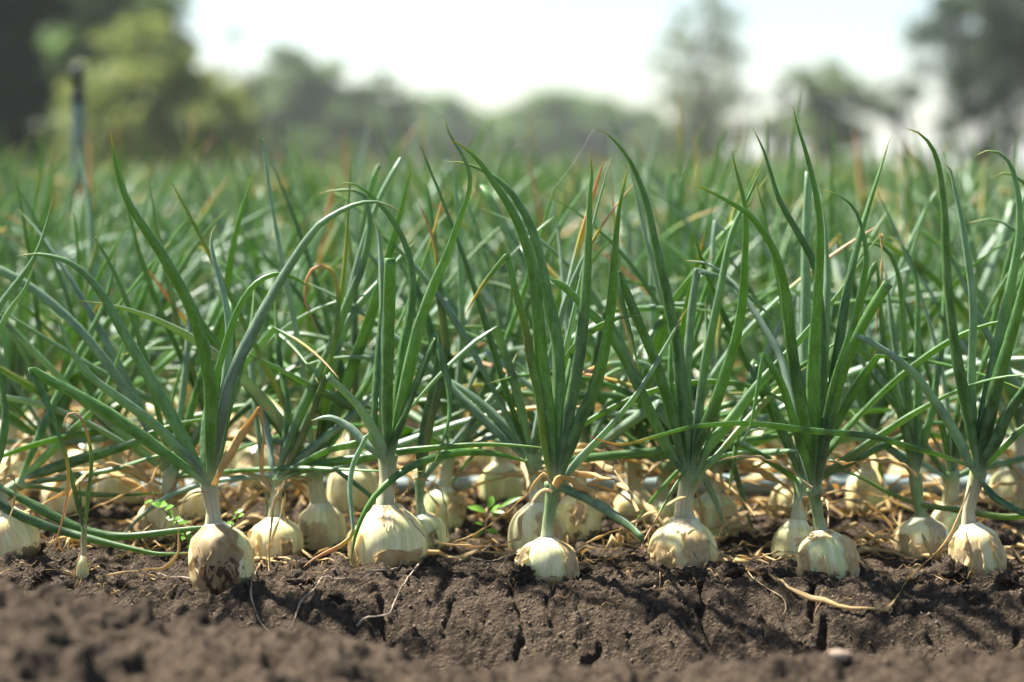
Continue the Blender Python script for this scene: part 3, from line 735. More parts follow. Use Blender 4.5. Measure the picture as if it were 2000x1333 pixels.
def ground_z(x, y, fine=True):
    x = np.atleast_1d(np.asarray(x, float)); y = np.atleast_1d(np.asarray(y, float)); x, y = np.broadcast_arrays(x, y)
    z = base_z(x, y)
    front = sstep(1.0, 1.2, y) * (1 - sstep(3.0, 6.0, y))
    mound = sstep(1.66, 1.56, y) * sstep(0.9, 1.15, y)
    slope = sstep(1.66, 1.71, y) * (1 - sstep(1.86, 1.94, y))
    # broad swell
    z = z + 0.012 * fbm(x, y, 0.22, 2, 3) * front
    wx = x + 0.015 * noise2(x / 0.05, y / 0.05, 77); wy = y + 0.015 * noise2(x / 0.05 + 9, y / 0.05, 78)
    lump = np.abs(noise2(wx / 0.055, wy / 0.055, 5)); lump2 = np.abs(noise2(wx / 0.026, wy / 0.026, 6))
    z = z + (0.013 * (lump - 0.25) + 0.0065 * (lump2 - 0.25)) * (front * (0.55 + 0.5 * mound) )
    holes = sstep(0.25, 0.6, noise2(wx / 0.075 + 4, wy / 0.05, 15))
    z = z - 0.013 * holes * mound
    z = z - 0.006 * sstep(0.3, 0.65, noise2(wx / 0.06 + 3, wy / 0.045, 25)) * slope
    for (px, py, pz, s, rw) in PULL:
        d2 = (x - px) ** 2 + (y - py) ** 2
        w = np.exp(-d2 / (2 * s * s))
        z = z + (pz - z) * np.clip(w * 1.25, 0, 1) * 0.92
        # little gap ring and pushed-up rim around the bulb
        r = np.sqrt(d2)
        z = z + 0.004 * np.exp(-((r - rw * 1.35) / (rw * 0.25)) ** 2) * (0.5 + noise2(x / 0.02, y / 0.02, 41))
        z = z - 0.006 * np.exp(-((r - rw * 0.98) / (rw * 0.13)) ** 2)
    if fine:
        near = (y > 1.1) & (y < 2.8) & (np.abs(x) < 0.8)
        xn, yn = wx[near], wy[near]; add = np.zeros(xn.shape)
        for sc_, am, pw, sd_ in ((0.032, 0.0075, 3.0, 61), (0.014, 0.0034, 2.2, 62), (0.0075, 0.0018, 1.2, 63)):
            f1, ci = worley(xn, yn, sc_, sd_)
            add += am * np.sqrt(np.clip(1 - (f1 / 0.55) ** 2, 0, 1)) * ci ** pw
        z = z.copy(); z[near] += add - 0.002
        z = z + front * (0.0050 * fbm(wx, wy, 0.020, 3, 8) + 0.0026 * fbm(x, y, 0.0070, 2, 9))
    return z if z.size > 1 else z[0]

def axis_lines(dense, lo, hi, growth=1.16):
    """dense: ascending list of (start, stop, step); then geometric growth out to lo / hi"""
    c = []
    for a, b_, s in dense: c += list(np.arange(a, b_ - s * 0.5, s))
    c.append(dense[-1][1])
    s = dense[-1][2]; v = c[-1]
    while v < hi: s *= growth; v += s; c.append(v)
    s = dense[0][2]; v = dense[0][0]; pre = []
    while v > lo: s *= growth; v -= s; pre.append(v)
    return np.array(pre[::-1] + c)

def build_ground():
    xs = axis_lines([(-0.62, 0.62, 0.0022)], -320, 320, 1.2)
    ys = axis_lines([(1.16, 1.62, 0.0030), (1.62, 2.16, 0.0022), (2.16, 2.7, 0.006)], -40, 600, 1.12)
    X, Y = np.meshgrid(xs, ys)
    Z = ground_z(X, Y)
    for pts, w, depth in CRACKS:
        g = [ray_ground(*p) for p in pts]
        # add jitter
        gg = [g[0]]
        for a, b_ in zip(g, g[1:]):
            for t in (0.33, 0.66, 1.0):
                gg.append((a[0] + (b_[0] - a[0]) * t + random.uniform(-.0025, .0025) * (t < 1), a[1] + (b_[1] - a[1]) * t + random.uniform(-.003, .003) * (t < 1)))
        ax = np.array(gg); hw = w * 0.00066
        x0, x1 = ax[:, 0].min() - .02, ax[:, 0].max() + .02; y0, y1 = ax[:, 1].min() - .02, ax[:, 1].max() + .02
        ii = np.where((ys > y0) & (ys < y1))[0]; jj = np.where((xs > x0) & (xs < x1))[0]
        if len(ii) == 0 or len(jj) == 0: continue
        sl_ = np.ix_(ii, jj); xx = X[sl_]; yy = Y[sl_]
        best = np.full(xx.shape, 9.0); 
        for k, (a, b_) in enumerate(zip(ax, ax[1:])):
            d = b_ - a; L2 = (d ** 2).sum() + 1e-12
            t = np.clip(((xx - a[0]) * d[0] + (yy - a[1]) * d[1]) / L2, 0, 1)
            best = np.minimum(best, np.hypot(xx - a[0] - d[0] * t, (yy - a[1] - d[1] * t) * 0.8))
        Z[sl_] -= depth * np.clip(1 - best / (hw * 2.0), 0, 1) ** 0.7 + 0.001 * np.exp(-(best / 0.010) ** 2)
    global _GRID
    _GRID = (xs, ys, Z)
    ny, nx = X.shape
    V = np.stack([X.ravel(), Y.ravel(), Z.ravel()], 1)
    i = np.arange(ny - 1)[:, None] * nx + np.arange(nx - 1)[None, :]
    Q = np.stack([i, i + 1, i + nx + 1, i + nx], -1).reshape(-1, 4)
    me = mesh_np('ground', V, Q, M['soil'])
    o = link('ground', me)
    tag(o, 'dark brown cracked garden soil with a ridge in front', None, None, 'structure')
    return o
ground = build_ground()
GX, GY, GZ = _GRID
def ground_z(x, y, fine=True):
    """height of the finished ground sheet (bilinear)"""
    x = np.asarray(x, float); y = np.asarray(y, float)
    i = np.clip(np.searchsorted(GX, x) - 1, 0, len(GX) - 2); j = np.clip(np.searchsorted(GY, y) - 1, 0, len(GY) - 2)
    u = (x - GX[i]) / (GX[i + 1] - GX[i]); v = (y - GY[j]) / (GY[j + 1] - GY[j])
    return (GZ[j, i] * (1 - u) + GZ[j, i + 1] * u) * (1 - v) + (GZ[j + 1, i] * (1 - u) + GZ[j + 1, i + 1] * u) * v

# ------------------------------------------------------------------ path and tube builders
def split_pts(pts):
    segs = [[]]
    for p in pts:
        if isinstance(p, str):
            segs.append([segs[-1][-1]])
        else: segs[-1].append(p)
    return segs

def catmull(p, per=10):
    p = np.asarray(p, float)
    if len(p) < 3:
        return np.array([p[0] + (p[-1] - p[0]) * t for t in np.linspace(0, 1, per + 1)])
    q = np.vstack([2 * p[0] - p[1], p, 2 * p[-1] - p[-2]])
    out = []
    for i in range(1, len(q) - 2):
        for t in np.linspace(0, 1, per, endpoint=False):
            t2, t3 = t * t, t * t * t
            out.append(0.5 * ((2 * q[i]) + (-q[i - 1] + q[i + 1]) * t + (2 * q[i - 1] - 5 * q[i] + 4 * q[i + 1] - q[i + 2]) * t2 + (-q[i - 1] + 3 * q[i] - 3 * q[i + 1] + q[i + 2]) * t3))
    out.append(q[-2])
    return np.array(out)

def resample(segs3, n):
    """segs3: list of (k,3) control arrays joined at folds -> ring points, v, fold positions"""
    dense = []; ks = []
    for i, s in enumerate(segs3):
        c = catmull(s)
        if i: c = c[1:]; ks.append(len(dense) - 1)
        dense += list(c)
    dense = np.array(dense)
    L = np.r_[0, np.cumsum(np.linalg.norm(np.diff(dense, axis=0), axis=1))]
    T = L[-1]
    s = np.linspace(0, T, n)
    kp = [L[k] for k in ks]
    for k in kp:
        s = s[np.abs(s - k) > 0.005]
        s = np.sort(np.r_[s, k - 0.004, k - 0.0015, k, k + 0.0015, k + 0.004])
    P3 = np.stack([np.interp(s, L, dense[:, a]) for a in range(3)], 1)
    return P3, s / T, [k / T for k in kp], T

def sweep(P3, W, TH, sides, side0=None, twist=None, flat=0.55, crease=0.0):
    """tube with elliptical, one-side-flattened section"""
    n = len(P3)
    T = np.gradient(P3, axis=0); T /= (np.linalg.norm(T, axis=1)[:, None] + 1e-12)
    if side0 is None: side0 = np.cross(T[0], (0, 1, 0.01))
    S = np.zeros((n, 3)); s = np.asarray(side0, float)
    for i in range(n):
        s = s - T[i] * np.dot(s, T[i]); l = np.linalg.norm(s)
        if l < 1e-6: s = np.cross(T[i], (0.3, 0.9, 0.2)); l = np.linalg.norm(s)
        s = s / l; S[i] = s
    N = np.cross(S, T)
    if twist is not None:
        c = np.cos(twist)[:, None]; sn = np.sin(twist)[:, None]
        S, N = S * c + N * sn, N * c - S * sn
    ph = np.linspace(0, 2 * math.pi, sides, endpoint=False)
    cx = np.cos(ph); sy = np.sin(ph)
    sy = np.where(sy > 0, sy * flat, sy)
    if crease: sy = sy - crease * np.exp(-((ph - math.pi / 2) / 0.45) ** 2)
    V = P3[:, None, :] + S[:, None, :] * (cx[None, :] * 0.5 * W[:, None])[..., None] + N[:, None, :] * (sy[None, :] * 0.5 * TH[:, None])[..., None]
    return V.reshape(-1, 3)

def tube_faces(n, sides, v):
    i = np.arange(n - 1)[:, None]; j = np.arange(sides)[None, :]; j2 = (j + 1) % sides
    Q = np.stack([i * sides + j, i * sides + j2, (i + 1) * sides + j2, (i + 1) * sides + j], -1).reshape(-1, 4)
    u0 = (j / sides) + 0 * i; u1 = ((j + 1) / sides) + 0 * i
    v0 = v[:-1][:, None] + 0 * j; v1 = v[1:][:, None] + 0 * j
    uv = np.stack([np.stack([u0, v0], -1), np.stack([u1, v0], -1), np.stack([u1, v1], -1), np.stack([u0, v1], -1)], 2).reshape(-1, 2)
    return Q, uv

def leaf_geo(segs3, wmax, n=26, sides=10, end='tip', side0=None, rng=random, roundness=1.0, tw=0.5):
    P3, v, kp, T = resample(segs3, n)
    foot = 0.50 + 0.50 * sstep(0.0, 0.20, v)
    if end == 'tip': tap = np.clip(1 - v ** 1.9, 0, 1) ** 0.72 * 0.97 + 0.03
    elif end == 'cut': tap = 1 - 0.12 * v
    else: tap = (1 - 0.45 * v) * np.clip(1 - ((v - 0.94) / 0.06).clip(0, 1) ** 2.5, 0.08, 1)
    W = wmax * foot * tap * (1 + 0.03 * np.sin(v * 23 + rng.random() * 6) + 0.02 * np.sin(v * 57 + rng.random() * 6))
    TH = W * roundness * (0.85 + 0.15 * np.sin(v * 9 + rng.random() * 6))
    for k in kp:
        g = np.exp(-((v - k) * T / 0.011) ** 2)
        TH = TH * (1 - 0.80 * g); W = W * (1 + 0.12 * g)
    if end == 'cut': TH = TH * (1 - 0.6 * sstep(0.93, 1.0, v))
    if end == 'cut':                              # open hollow end
        P3 = np.vstack([P3, P3[-1], P3[-1] - (P3[-1] - P3[-2]) / (np.linalg.norm(P3[-1] - P3[-2]) + 1e-9) * 0.006])
        W = np.r_[W, W[-1] * 0.88, W[-1] * 0.7]; TH = np.r_[TH, TH[-1] * 0.8, TH[-1] * 0.4]; v = np.r_[v, 1.0, 1.0]
    # gentle wobble of the centre line
    a = rng.random() * 6
    tws = tw * np.sin(v * 2.6 + a) + (rng.random() - 0.5) * 1.6
    V = sweep(P3, W, TH, sides, side0, tws, 0.32, 0.10)
    Q, uv = tube_faces(len(P3), sides, v)
    return V, Q, uv

def ribbon_geo(segs3, wmax, n=26, sides=6, rng=random, twist=2.5, thick=0.16, taper=True, ground_off=None):
    P3, v, kp, T = resample(segs3, n)
    if ground_off is not None:
        g = ground_z(P3[:, 0] + ground_off[0], P3[:, 1] + ground_off[1]) - ground_off[2]
        P3[:, 2] = np.maximum(P3[:, 2], g + 0.0012 + wmax * 0.12)
        P3[1:-1, 2] = np.maximum(P3[1:-1, 2], 0.5 * (P3[:-2, 2] + P3[2:, 2]) - 0.004)
    ph = rng.random() * 6
    jit = 0.6 + 0.25 * np.sin(v * 17 + ph) + 0.22 * np.sin(v * 41 + 2 * ph)
    if twist < 1: jit = 0.88 + 0.08 * np.sin(v * 17 + ph) + 0.06 * np.sin(v * 41 + 2 * ph)
    W = wmax * jit * (np.clip(1 - v ** 3, 0, 1) * 0.85 + 0.15 if taper else 1)
    TH = np.maximum(wmax * thick * (1.2 + 0.8 * np.sin(v * 13 + ph * 3)), 0.0004)
    tws = twist * np.sin(v * 3.1 + ph) + 0.5 * np.sin(v * 19 + ph)
    # crinkle
    P3 = P3 + 0.10 * wmax * np.stack([np.sin(v * 31 + ph), np.sin(v * 27 + 2 * ph), np.sin(v * 37 + 3 * ph)], 1) * np.sin(np.pi * v)[:, None]
    V = sweep(P3, W, TH, sides, None, tws, 1.0)
    Q, uv = tube_faces(len(P3), sides, v)
    return V, Q, uv

BPROF_T = [0, .03, .10, .20, .32, .44, .56, .68, .78, .86, .93, 1.0]
BPROF_C = [.10, .38, .66, .87, .98, 1.0, .95, .83, .66, .49, .36, .28]
BPROF_R = [.18, .52, .77, .92, .985, 1.0, .995, .96, .89, .75, .49, .28]
def bulb_fn(bot, top, Rw, neck_r, seed, cone=0.0):
    bot = np.asarray(bot, float); top = np.asarray(top, float)
    ax = top - bot; Lh = np.linalg.norm(ax); ax /= Lh
    ex = np.cross((0, 1, 0), ax); ex /= np.linalg.norm(ex); ey = np.cross(ax, ex)
    pr = np.array(BPROF_R) * (1 - cone) + np.array(BPROF_C) * cone; k = neck_r / Rw
    pr[-1] = k; pr[-2] = max(pr[-2], k * 1.10); pr[-3] = max(pr[-3], k * 1.25); pr[-4] = max(pr[-4], k * 1.4)
    tt = np.linspace(0, 1, 60); rr = np.interp(tt, BPROF_T, pr)
    for _ in range(3): rr[1:-1] = (rr[:-2] + 2 * rr[1:-1] + rr[2:]) / 4
    rs = np.random.default_rng(seed); a1, a2, a3 = rs.random(3) * 6; nn = int(rs.integers(7, 11))
    bend = (rs.random(2) - 0.5) * 0.05
    def f(th, t, off=0.0):
        th = np.asarray(th, float); t = np.asarray(t, float)
        r = Rw * np.interp(t, tt, rr)
        r = r * (1 + 0.014 * np.sin(nn * th + a1 + 1.0 * t) * np.sin(np.pi * t) + 0.03 * np.sin(2 * th + a2) + 0.02 * np.sin(3 * th + a3)) + off
        c = bot + ax * (t[..., None] * Lh)
        c = c + (ex * bend[0] + ey * bend[1]) * (np.sin(np.pi * t)[..., None]) * Lh
        return c + ex * (np.cos(th) * r)[..., None] + ey * (np.sin(th) * r)[..., None]
    return f

def bulb_geo(f, nt=24, sides=30):
    t = np.linspace(0, 1, nt); th = np.linspace(0, 2 * math.pi, sides, endpoint=False)
    TT, HH = np.meshgrid(t, th, indexing='ij')
    V = f(HH, TT).reshape(-1, 3)
    Q, uv = tube_faces(nt, sides, t)
    return V, Q, uv

def skin_geo(f, th0, th1, t0, t1, lift, seed, nu=26, nv=20):
    rs = np.random.default_rng(seed)
    u = np.linspace(0, 1, nu); v = np.linspace(0, 1, nv)
    U, Vv = np.meshgrid(u, v, indexing='ij')
    a = noise2(Vv * 4.0, 0 * Vv + seed * 1.7, 90) ; b_ = noise2(Vv * 4.0, 0 * Vv + seed * 2.9 + 4, 91)
    c = noise2(U * 5.0, 0 * U + seed * 3.1, 92) + 0.5 * noise2(U * 13.0, 0 * U + seed, 93); d = noise2(U * 4.0, 0 * U + seed * 0.7 + 8, 94)
    span = th1 - th0
    A0 = th0 + span * 0.22 * a; A1 = th1 + span * 0.22 * b_
    # patches narrow downwards as torn strips do
    mid = (th0 + th1) / 2
    w = 0.62 + 0.38 * sstep(0.0, 0.5, Vv)
    TH = mid + ((A0 + (A1 - A0) * U) - mid) * w
    T0 = np.clip(t0 + (t1 - t0) * 0.30 * c, 0.02, 1); T1 = np.clip(t1 + (t1 - t0) * 0.12 * d * (t1 < 0.97), 0, 0.995)
    TT = T0 + (T1 - T0) * Vv
    e = np.minimum(np.minimum(U, 1 - U) * 1.4, Vv * 1.0)
    edge = np.exp(-(e / 0.10) ** 2)
    curl = lift * edge * (0.35 + 0.9 * np.abs(noise2(U * 3 + seed, Vv * 3, 95)))
    off = 0.0007 + curl + 0.0006 * noise2(TH * 6, TT * 9 + seed, 96)
    V = f(TH, TT, off)
    i = np.arange(nu - 1)[:, None] * nv + np.arange(nv - 1)[None, :]
    Q = np.stack([i, i + nv, i + nv + 1, i + 1], -1).reshape(-1, 4)
    uvv = np.stack([TH / (2 * math.pi), TT], -1).reshape(-1, 2)
    return V.reshape(-1, 3), Q, uvv[Q.ravel()]

def hit_ground(px, py, d0=1.675, d1=2.6):
    ds = np.arange(d0, d1, 0.004)
    X = (px - 1000) * ds / F; Z = H - (py - HOR) * ds / F
    g = ground_z(X, ds)
    k = np.where(Z <= g)[0]
    if len(k) == 0: return None
    k = k[0]
    return np.array((X[k], ds[k], g[k]))

def px_path(pts, d, dtip, offset, contact=None, lift=0.0015):
    """px control points -> segments of local 3-D points; depth runs from d to d+dtip; ground-hugging below the contact row"""
    flat = [p for p in pts if not isinstance(p, str)]
    acc = [0.0]
    for a, b_ in zip(flat, flat[1:]): acc.append(acc[-1] + math.hypot(b_[0] - a[0], b_[1] - a[1]))
    tot = acc[-1]; w = {}
    for k, p in enumerate(flat):
        t = acc[k] / tot
        dd = d + dtip * (t ** 1.2)
        q = np.array(P(p[0], p[1], dd))
        if contact is not None and p[1] > contact - 14:
            hgt = hit_ground(p[0], p[1])
            if hgt is not None: q = hgt + np.array((0, -0.001, lift + 0.001))
        elif contact is not None:
            g = float(ground_z(q[0], q[1]))
            if q[2] < g + 0.003:
                hgt = hit_ground(p[0], p[1])
                if hgt is not None: q = hgt + np.array((0, -0.001, lift))
        w[k] = q - offset
    segs = [[]]; k = 0
    for p in pts:
        if isinstance(p, str): segs.append([segs[-1][-1]])
        else: segs[-1].append(w[k]); k += 1
    return [np.array(s) for s in segs]

def build_hero(h, seed):
    rng = random.Random(seed); d = h['d']; b = h['bulb']; s = d / F
    base = np.array(P(b['cx'], h['contact'], d)); base[2] = float(ground_z(base[0], base[1]))
    root = empty(h['name'], base)
    tag(root, h['label'], 'onion plant', h.get('group', 'onion plants along the front of the bed'))
    Rw = b['w'] * 0.5 * s; nr = h['neck'][0][2] * 0.5 * s
    top = np.array(P(b['nx'], b['top'], d + 0.006)); bot = np.array(P(b['cx'] + (b['cx'] - b['nx']) * 0.5, b['bot'], d))
    f = bulb_fn(bot - base, top - base, Rw, nr, seed, b.get('cone', 0.15))
    V, Q, uv = bulb_geo(f)
    bo = link('bulb', mesh_np('bulb', V, Q, M['bulb'], uv), root, (*b['col'], 1))
    for i, (a0, a1, t0, t1, lift, col) in enumerate(h['skins']):
        V, Q, uv = skin_geo(f, a0, a1, t0, t1, lift, seed * 10 + i)
        link('papery_skin', mesh_np('papery_skin', V, Q, M['skin'], uv), bo, (*col, 1))
    # neck
    np_ = h['neck']; pts = [np.array(P(x, y, d + 0.006)) - base for x, y, w in np_]
    np_ = [(x, y, w * (0.9 if 0 < i < len(h['neck']) - 1 else 1.0)) for i, (x, y, w) in enumerate(np_)]
    first = pts[0] + (pts[0] - pts[1]) * 0.25
    c = catmull(np.array([first] + pts), 6)
    ws = np.interp(np.linspace(0, 1, len(c)), np.linspace(0, 1, len(np_) + 1), [np_[0][2] * 1.0] + [q[2] for q in np_]) * s
    ws[-3:] *= np.array([1.0, 0.92, 0.55])
    V = sweep(c, ws, ws * 0.9, 16, (1, 0, 0), None, 1.0)
    v = np.linspace(0, 1, len(c)); Q, uv = tube_faces(len(c), 16, v)
    # fluted sheath
    V = V.reshape(len(c), 16, 3); cc = c[:, None, :]
    ph = np.linspace(0, 2 * math.pi, 16, endpoint=False)
    V = cc + (V - cc) * (1 + (0.02 + 0.06 * v[:, None]) * np.sin(ph[None, :] * 4 + seed))[..., None]
    link('neck', mesh_np('neck', V.reshape(-1, 3), Q, M['neck'], uv), root, (*h['ncol'], 1))
    for (pts, w, dy, o) in h['leaves']:
        segs = px_path(pts, d, dy, base, contact=h['contact'] + 40)
        V, Q, uv = leaf_geo(segs, w * s * 1.04, n=30, sides=12, end=o.get('end', 'tip'), rng=rng)
        link('leaf', mesh_np('leaf', V, Q, M['leaf'], uv), root, (o.get('dry', 1.3 if o.get('end') else 1.02), o.get('pale', 0.05), o.get('yel', 0.0), 1))
    for (pts, w, dy, col) in h['dry']:
        segs = px_path(pts, d - 0.012, dy, base, contact=h['contact'])
        V, Q, uv = ribbon_geo(segs, w * s * (1.35 if w < 13 else 1.25), n=40, sides=6, rng=rng, twist=2.2 if w < 13 else 0.45, ground_off=base)
        link('dry_leaf', mesh_np('dry_leaf', V, Q, M['dry'], uv), root, (*col, 1))
    for (pts, w, dy) in h['roots']:
        segs = px_path(pts, d - 0.02, dy, base, contact=h['contact'] - 20, lift=0.001)
        V, Q, uv = ribbon_geo(segs, w * s, n=36, sides=6, rng=rng, thick=0.5, ground_off=base)
        link('dry_root', mesh_np('dry_root', V, Q, M['root'], uv), root, (0, 0, 0, 1))
    return root

for i, h in enumerate(HEROES): build_hero(h, 100 + i * 7)

# ------------------------------------------------------------------ plants farther back, grown in their own coordinates
def grow_leaf(rng, start, az, th0, L, curve, kink=None, floor=0.004, n=9, wob=0.0, kaz=0.0):
    """integrate a leaf centre line from its foot; th = angle from upright"""
    p = np.array(start, float); segs = [[p.copy()]]; ds = L / n; ph = rng.random() * 6
    for k in range(n):
        s = (k + 0.5) / n
        th = th0 + curve * s ** 1.6 + wob * math.sin(s * 5 + ph)
        if kink and s > kink[0]:
            if len(segs) == 1: segs.append([p.copy()])
            th = kink[1] + (s - kink[0]) * 0.6; 
        th = min(th, 3.0)
        a = az + (kaz if kink and s > kink[0] else 0) + 0.25 * math.sin(s * 3 + ph)
        p = p + ds * np.array((math.sin(th) * math.cos(a), math.sin(th) * math.sin(a), math.cos(th)))
        if p[2] < floor: p[2] = floor + 0.002 * rng.random()
        segs[-1].append(p.copy())
    return [np.array(s) for s in segs if len(s) > 1]

def random_plant(rng, lod=1, Rw=None, fan=0.35, label=None, group=None, sink=0.4, col=None, height=1.0, forward=True):
    """lod 2 = near, 1 = mid; local coordinates, soil at z = 0"""
    root = empty('onion_plant')
    if label: tag(root, label, 'onion plant', group)
    Rw = Rw or rng.uniform(0.024, 0.036)
    hb = Rw * rng.uniform(2.0, 2.35)
    z0 = -hb * sink * 0.8; lean = rng.uniform(-0.25, 0.25)
    top = np.array((lean * 0.02, rng.uniform(-.003, .003), z0 + hb))
    nr = rng.uniform(0.0075, 0.0105)
    f = bulb_fn((0, 0, z0), top, Rw, nr, rng.randint(0, 99999), rng.uniform(0, .7))
    V, Q, uv = bulb_geo(f, 18 if lod == 2 else 11, 22 if lod == 2 else 14)
    bc = col or (rng.choice((0.1, 0.3, 0.45, 0.5)), rng.uniform(0, 0.6), 0)
    bo = link('bulb', mesh_np('bulb', V, Q, M['bulb'], uv), root, (*bc, 1))
    if lod == 2:
        for k in range(rng.choice((1, 2, 2))):
            a = rng.uniform(-3.0, -0.6); t0 = rng.uniform(0.1, 0.5)
            V, Q, uv = skin_geo(f, a, a + rng.uniform(0.4, 1.1), t0, min(0.99, t0 + rng.uniform(0.3, 0.6)), 0.004, rng.randint(0, 9999), 14, 12)
            link('papery_skin', mesh_np('papery_skin', V, Q, M['skin'], uv), bo, (rng.uniform(0, .4), rng.uniform(0, .3), 0, 1))
    nh = rng.uniform(0.035, 0.06)
    ntop = top + np.array((lean * nh * 1.2, rng.uniform(-.01, .01), nh))
    c = catmull(np.array([top - (0, 0, 0.004), top + (ntop - top) * 0.5 + (rng.uniform(-.003, .003), 0, 0), ntop]), 4)
    ws = np.interp(np.linspace(0, 1, len(c)), [0, .5, .9, 1], [nr * 2, nr * 1.8, nr * 2.3, nr * 1.4])
    sd = 12 if lod == 2 else 8
    V = sweep(c, ws, ws * 0.92, sd, (1, 0, 0), None, 1.0); v = np.linspace(0, 1, len(c)); Q, uv = tube_faces(len(c), sd, v)
    link('neck', mesh_np('neck', V, Q, M['neck'], uv), root, (rng.uniform(0, .3), rng.uniform(0, .5), 0, 1))
    nl = rng.randint(10, 12) if lod == 2 else rng.randint(7, 9)
    fa = 0.0
    for k in range(nl):
        q = k / (nl - 1)                                    # 0 inner/upright .. 1 outer/low
        az = fa + (math.pi if k % 2 else 0) + rng.gauss(0, fan)
        th0 = 0.06 + 1.05 * q ** 1.25 + rng.uniform(-.08, .14)
        if lod == 2 and k >= nl - 4: th0 = rng.uniform(0.8, 1.5)
        L = (rng.uniform(0.27, 0.36) + 0.03 * (1 - q)) * height
        cv = rng.choice((rng.uniform(-0.25, 0.4), rng.uniform(0.3, 1.0), rng.uniform(0.8, 2.0)))
        if q < 0.4: cv *= 0.6
        kink = None; kz = 0
        if rng.random() < 0.20: kink = (rng.uniform(0.35, 0.75), rng.uniform(1.4, 2.8)); kz = rng.uniform(-.8, .8)
        segs = grow_leaf(rng, ntop - (0, 0, 0.012), az, th0, L, cv, kink, n=8, wob=0.06, kaz=kz)
        cut = rng.random() < 0.04
        V, Q, uv = leaf_geo(segs, rng.uniform(0.0090, 0.0145), n=20 if lod == 2 else 12, sides=9 if lod == 2 else 6,
                            end='cut' if cut else 'tip', rng=rng, side0=(-math.sin(az), math.cos(az), 0.05))
        dry = 1.3 if cut else 1.02 if rng.random() < 0.84 else rng.uniform(0.6, 0.97)
        yel = rng.uniform(0.3, 0.9) if rng.random() < 0.08 else 0.0
        pale = rng.choice((0.0, 0.0, 0.1, 0.25, 0.6, 1.0))  # high values also paint leaves bright as if sunlit
        link('leaf', mesh_np('leaf', V, Q, M['leaf'], uv), root, (dry, pale, yel, 1))
    for k in range(5 if lod == 2 else 2):
        az = rng.uniform(0, 2 * math.pi)
        segs = grow_leaf(rng, ntop - (0, 0, rng.uniform(0.015, 0.045)), az, rng.uniform(0.9, 1.5), rng.uniform(0.12, 0.24), rng.uniform(1.0, 2.2), None, 0.003, 7, 0.25)
        V, Q, uv = ribbon_geo(segs, rng.uniform(0.007, 0.013), n=18 if lod == 2 else 11, sides=6 if lod == 2 else 4, rng=rng)
        link('dry_leaf', mesh_np('dry_leaf', V, Q, M['dry'], uv), root, (rng.choice((0, .2, .6, .9)), rng.uniform(0, .3), 0, 1))
    return root

rp = random.Random(4)
for i, (x, yc, w, d, lab) in enumerate(BACK_BULBS):
    Rw = w * 0.5 * d / F
    o = random_plant(random.Random(900 + i), 2, Rw, 0.45, lab, 'onion plants in the second and third rows', sink=rp.uniform(0.2, 0.38),
                     col=(rp.choice((0.1, 0.35, 0.45)), 0.9 if 'green' in lab else rp.uniform(0, .35), 0), height=rp.uniform(0.88, 1.0))
    X = (x - 1000) * d / F
    o.location = (X, d, float(ground_z(X, d)))
    o.rotation_euler = (rp.uniform(0.0, 0.10) * -1, 0, (0 if rp.random() < .5 else math.pi) + rp.uniform(-.35, .35))

protos = [random_plant(random.Random(5000 + i), 1, None, 0.55, height=rp.uniform(0.92, 1.08)) for i in range(22)]
used = [False] * len(protos)
def row_label(d):
    k = int(round((d - 2.56) / 0.13))
    global _rl
    names = ['first', 'second', 'third', 'fourth', 'fifth', 'sixth', 'seventh', 'eighth', 'ninth', 'tenth', 'eleventh', 'twelfth']
    if k < 4:
        _rl[k] = _rl.get(k, 0) + 1
        return 'onion plant, %s from the left in the %s row behind the grey-green pipe' % (names[_rl[k] - 1] if _rl[k] <= 12 else ['thirteenth', 'fourteenth', 'fifteenth'][_rl[k] - 13], names[k])
    if k < 11: return 'blurred onion plant standing in the middle rows of the field'
    return 'soft blurred onion plant standing in the far rows of the field'
_rl = {}
n_ind = 0; d = 2.56; LAST_D = d; si = 0
while n_ind < 262:
    half = d * 0.2571 + 0.10
    n = int(2 * half / 0.150) + 1
    x0 = -half + rp.uniform(0, 0.14)
    for k in range(n):
        X = x0 + k * 0.150 + rp.uniform(-.03, .03); Y = d + rp.uniform(-.03, .03)
        if abs(X) > half: continue
        i = si % len(protos); si += 1
        if used[i]: o = copy_tree(protos[i])
        else: o = protos[i]; used[i] = True
        o.location = (X, Y, float(ground_z(X, Y, False)))
        sc = rp.uniform(0.9, 1.06) if d < 2.9 else rp.uniform(0.86, 1.2); o.scale = (sc, sc, sc)
        o.rotation_euler = (rp.uniform(-.06, .06), rp.uniform(-.08, .08), rp.uniform(0, 6.28) if d > 2.9 else (0 if rp.random() < .5 else math.pi) + rp.uniform(-.8, .8))
        tag(o, row_label(d), 'onion plant', 'onion plants in rows across the field')
        n_ind += 1
    d += 0.13
LAST_D = d

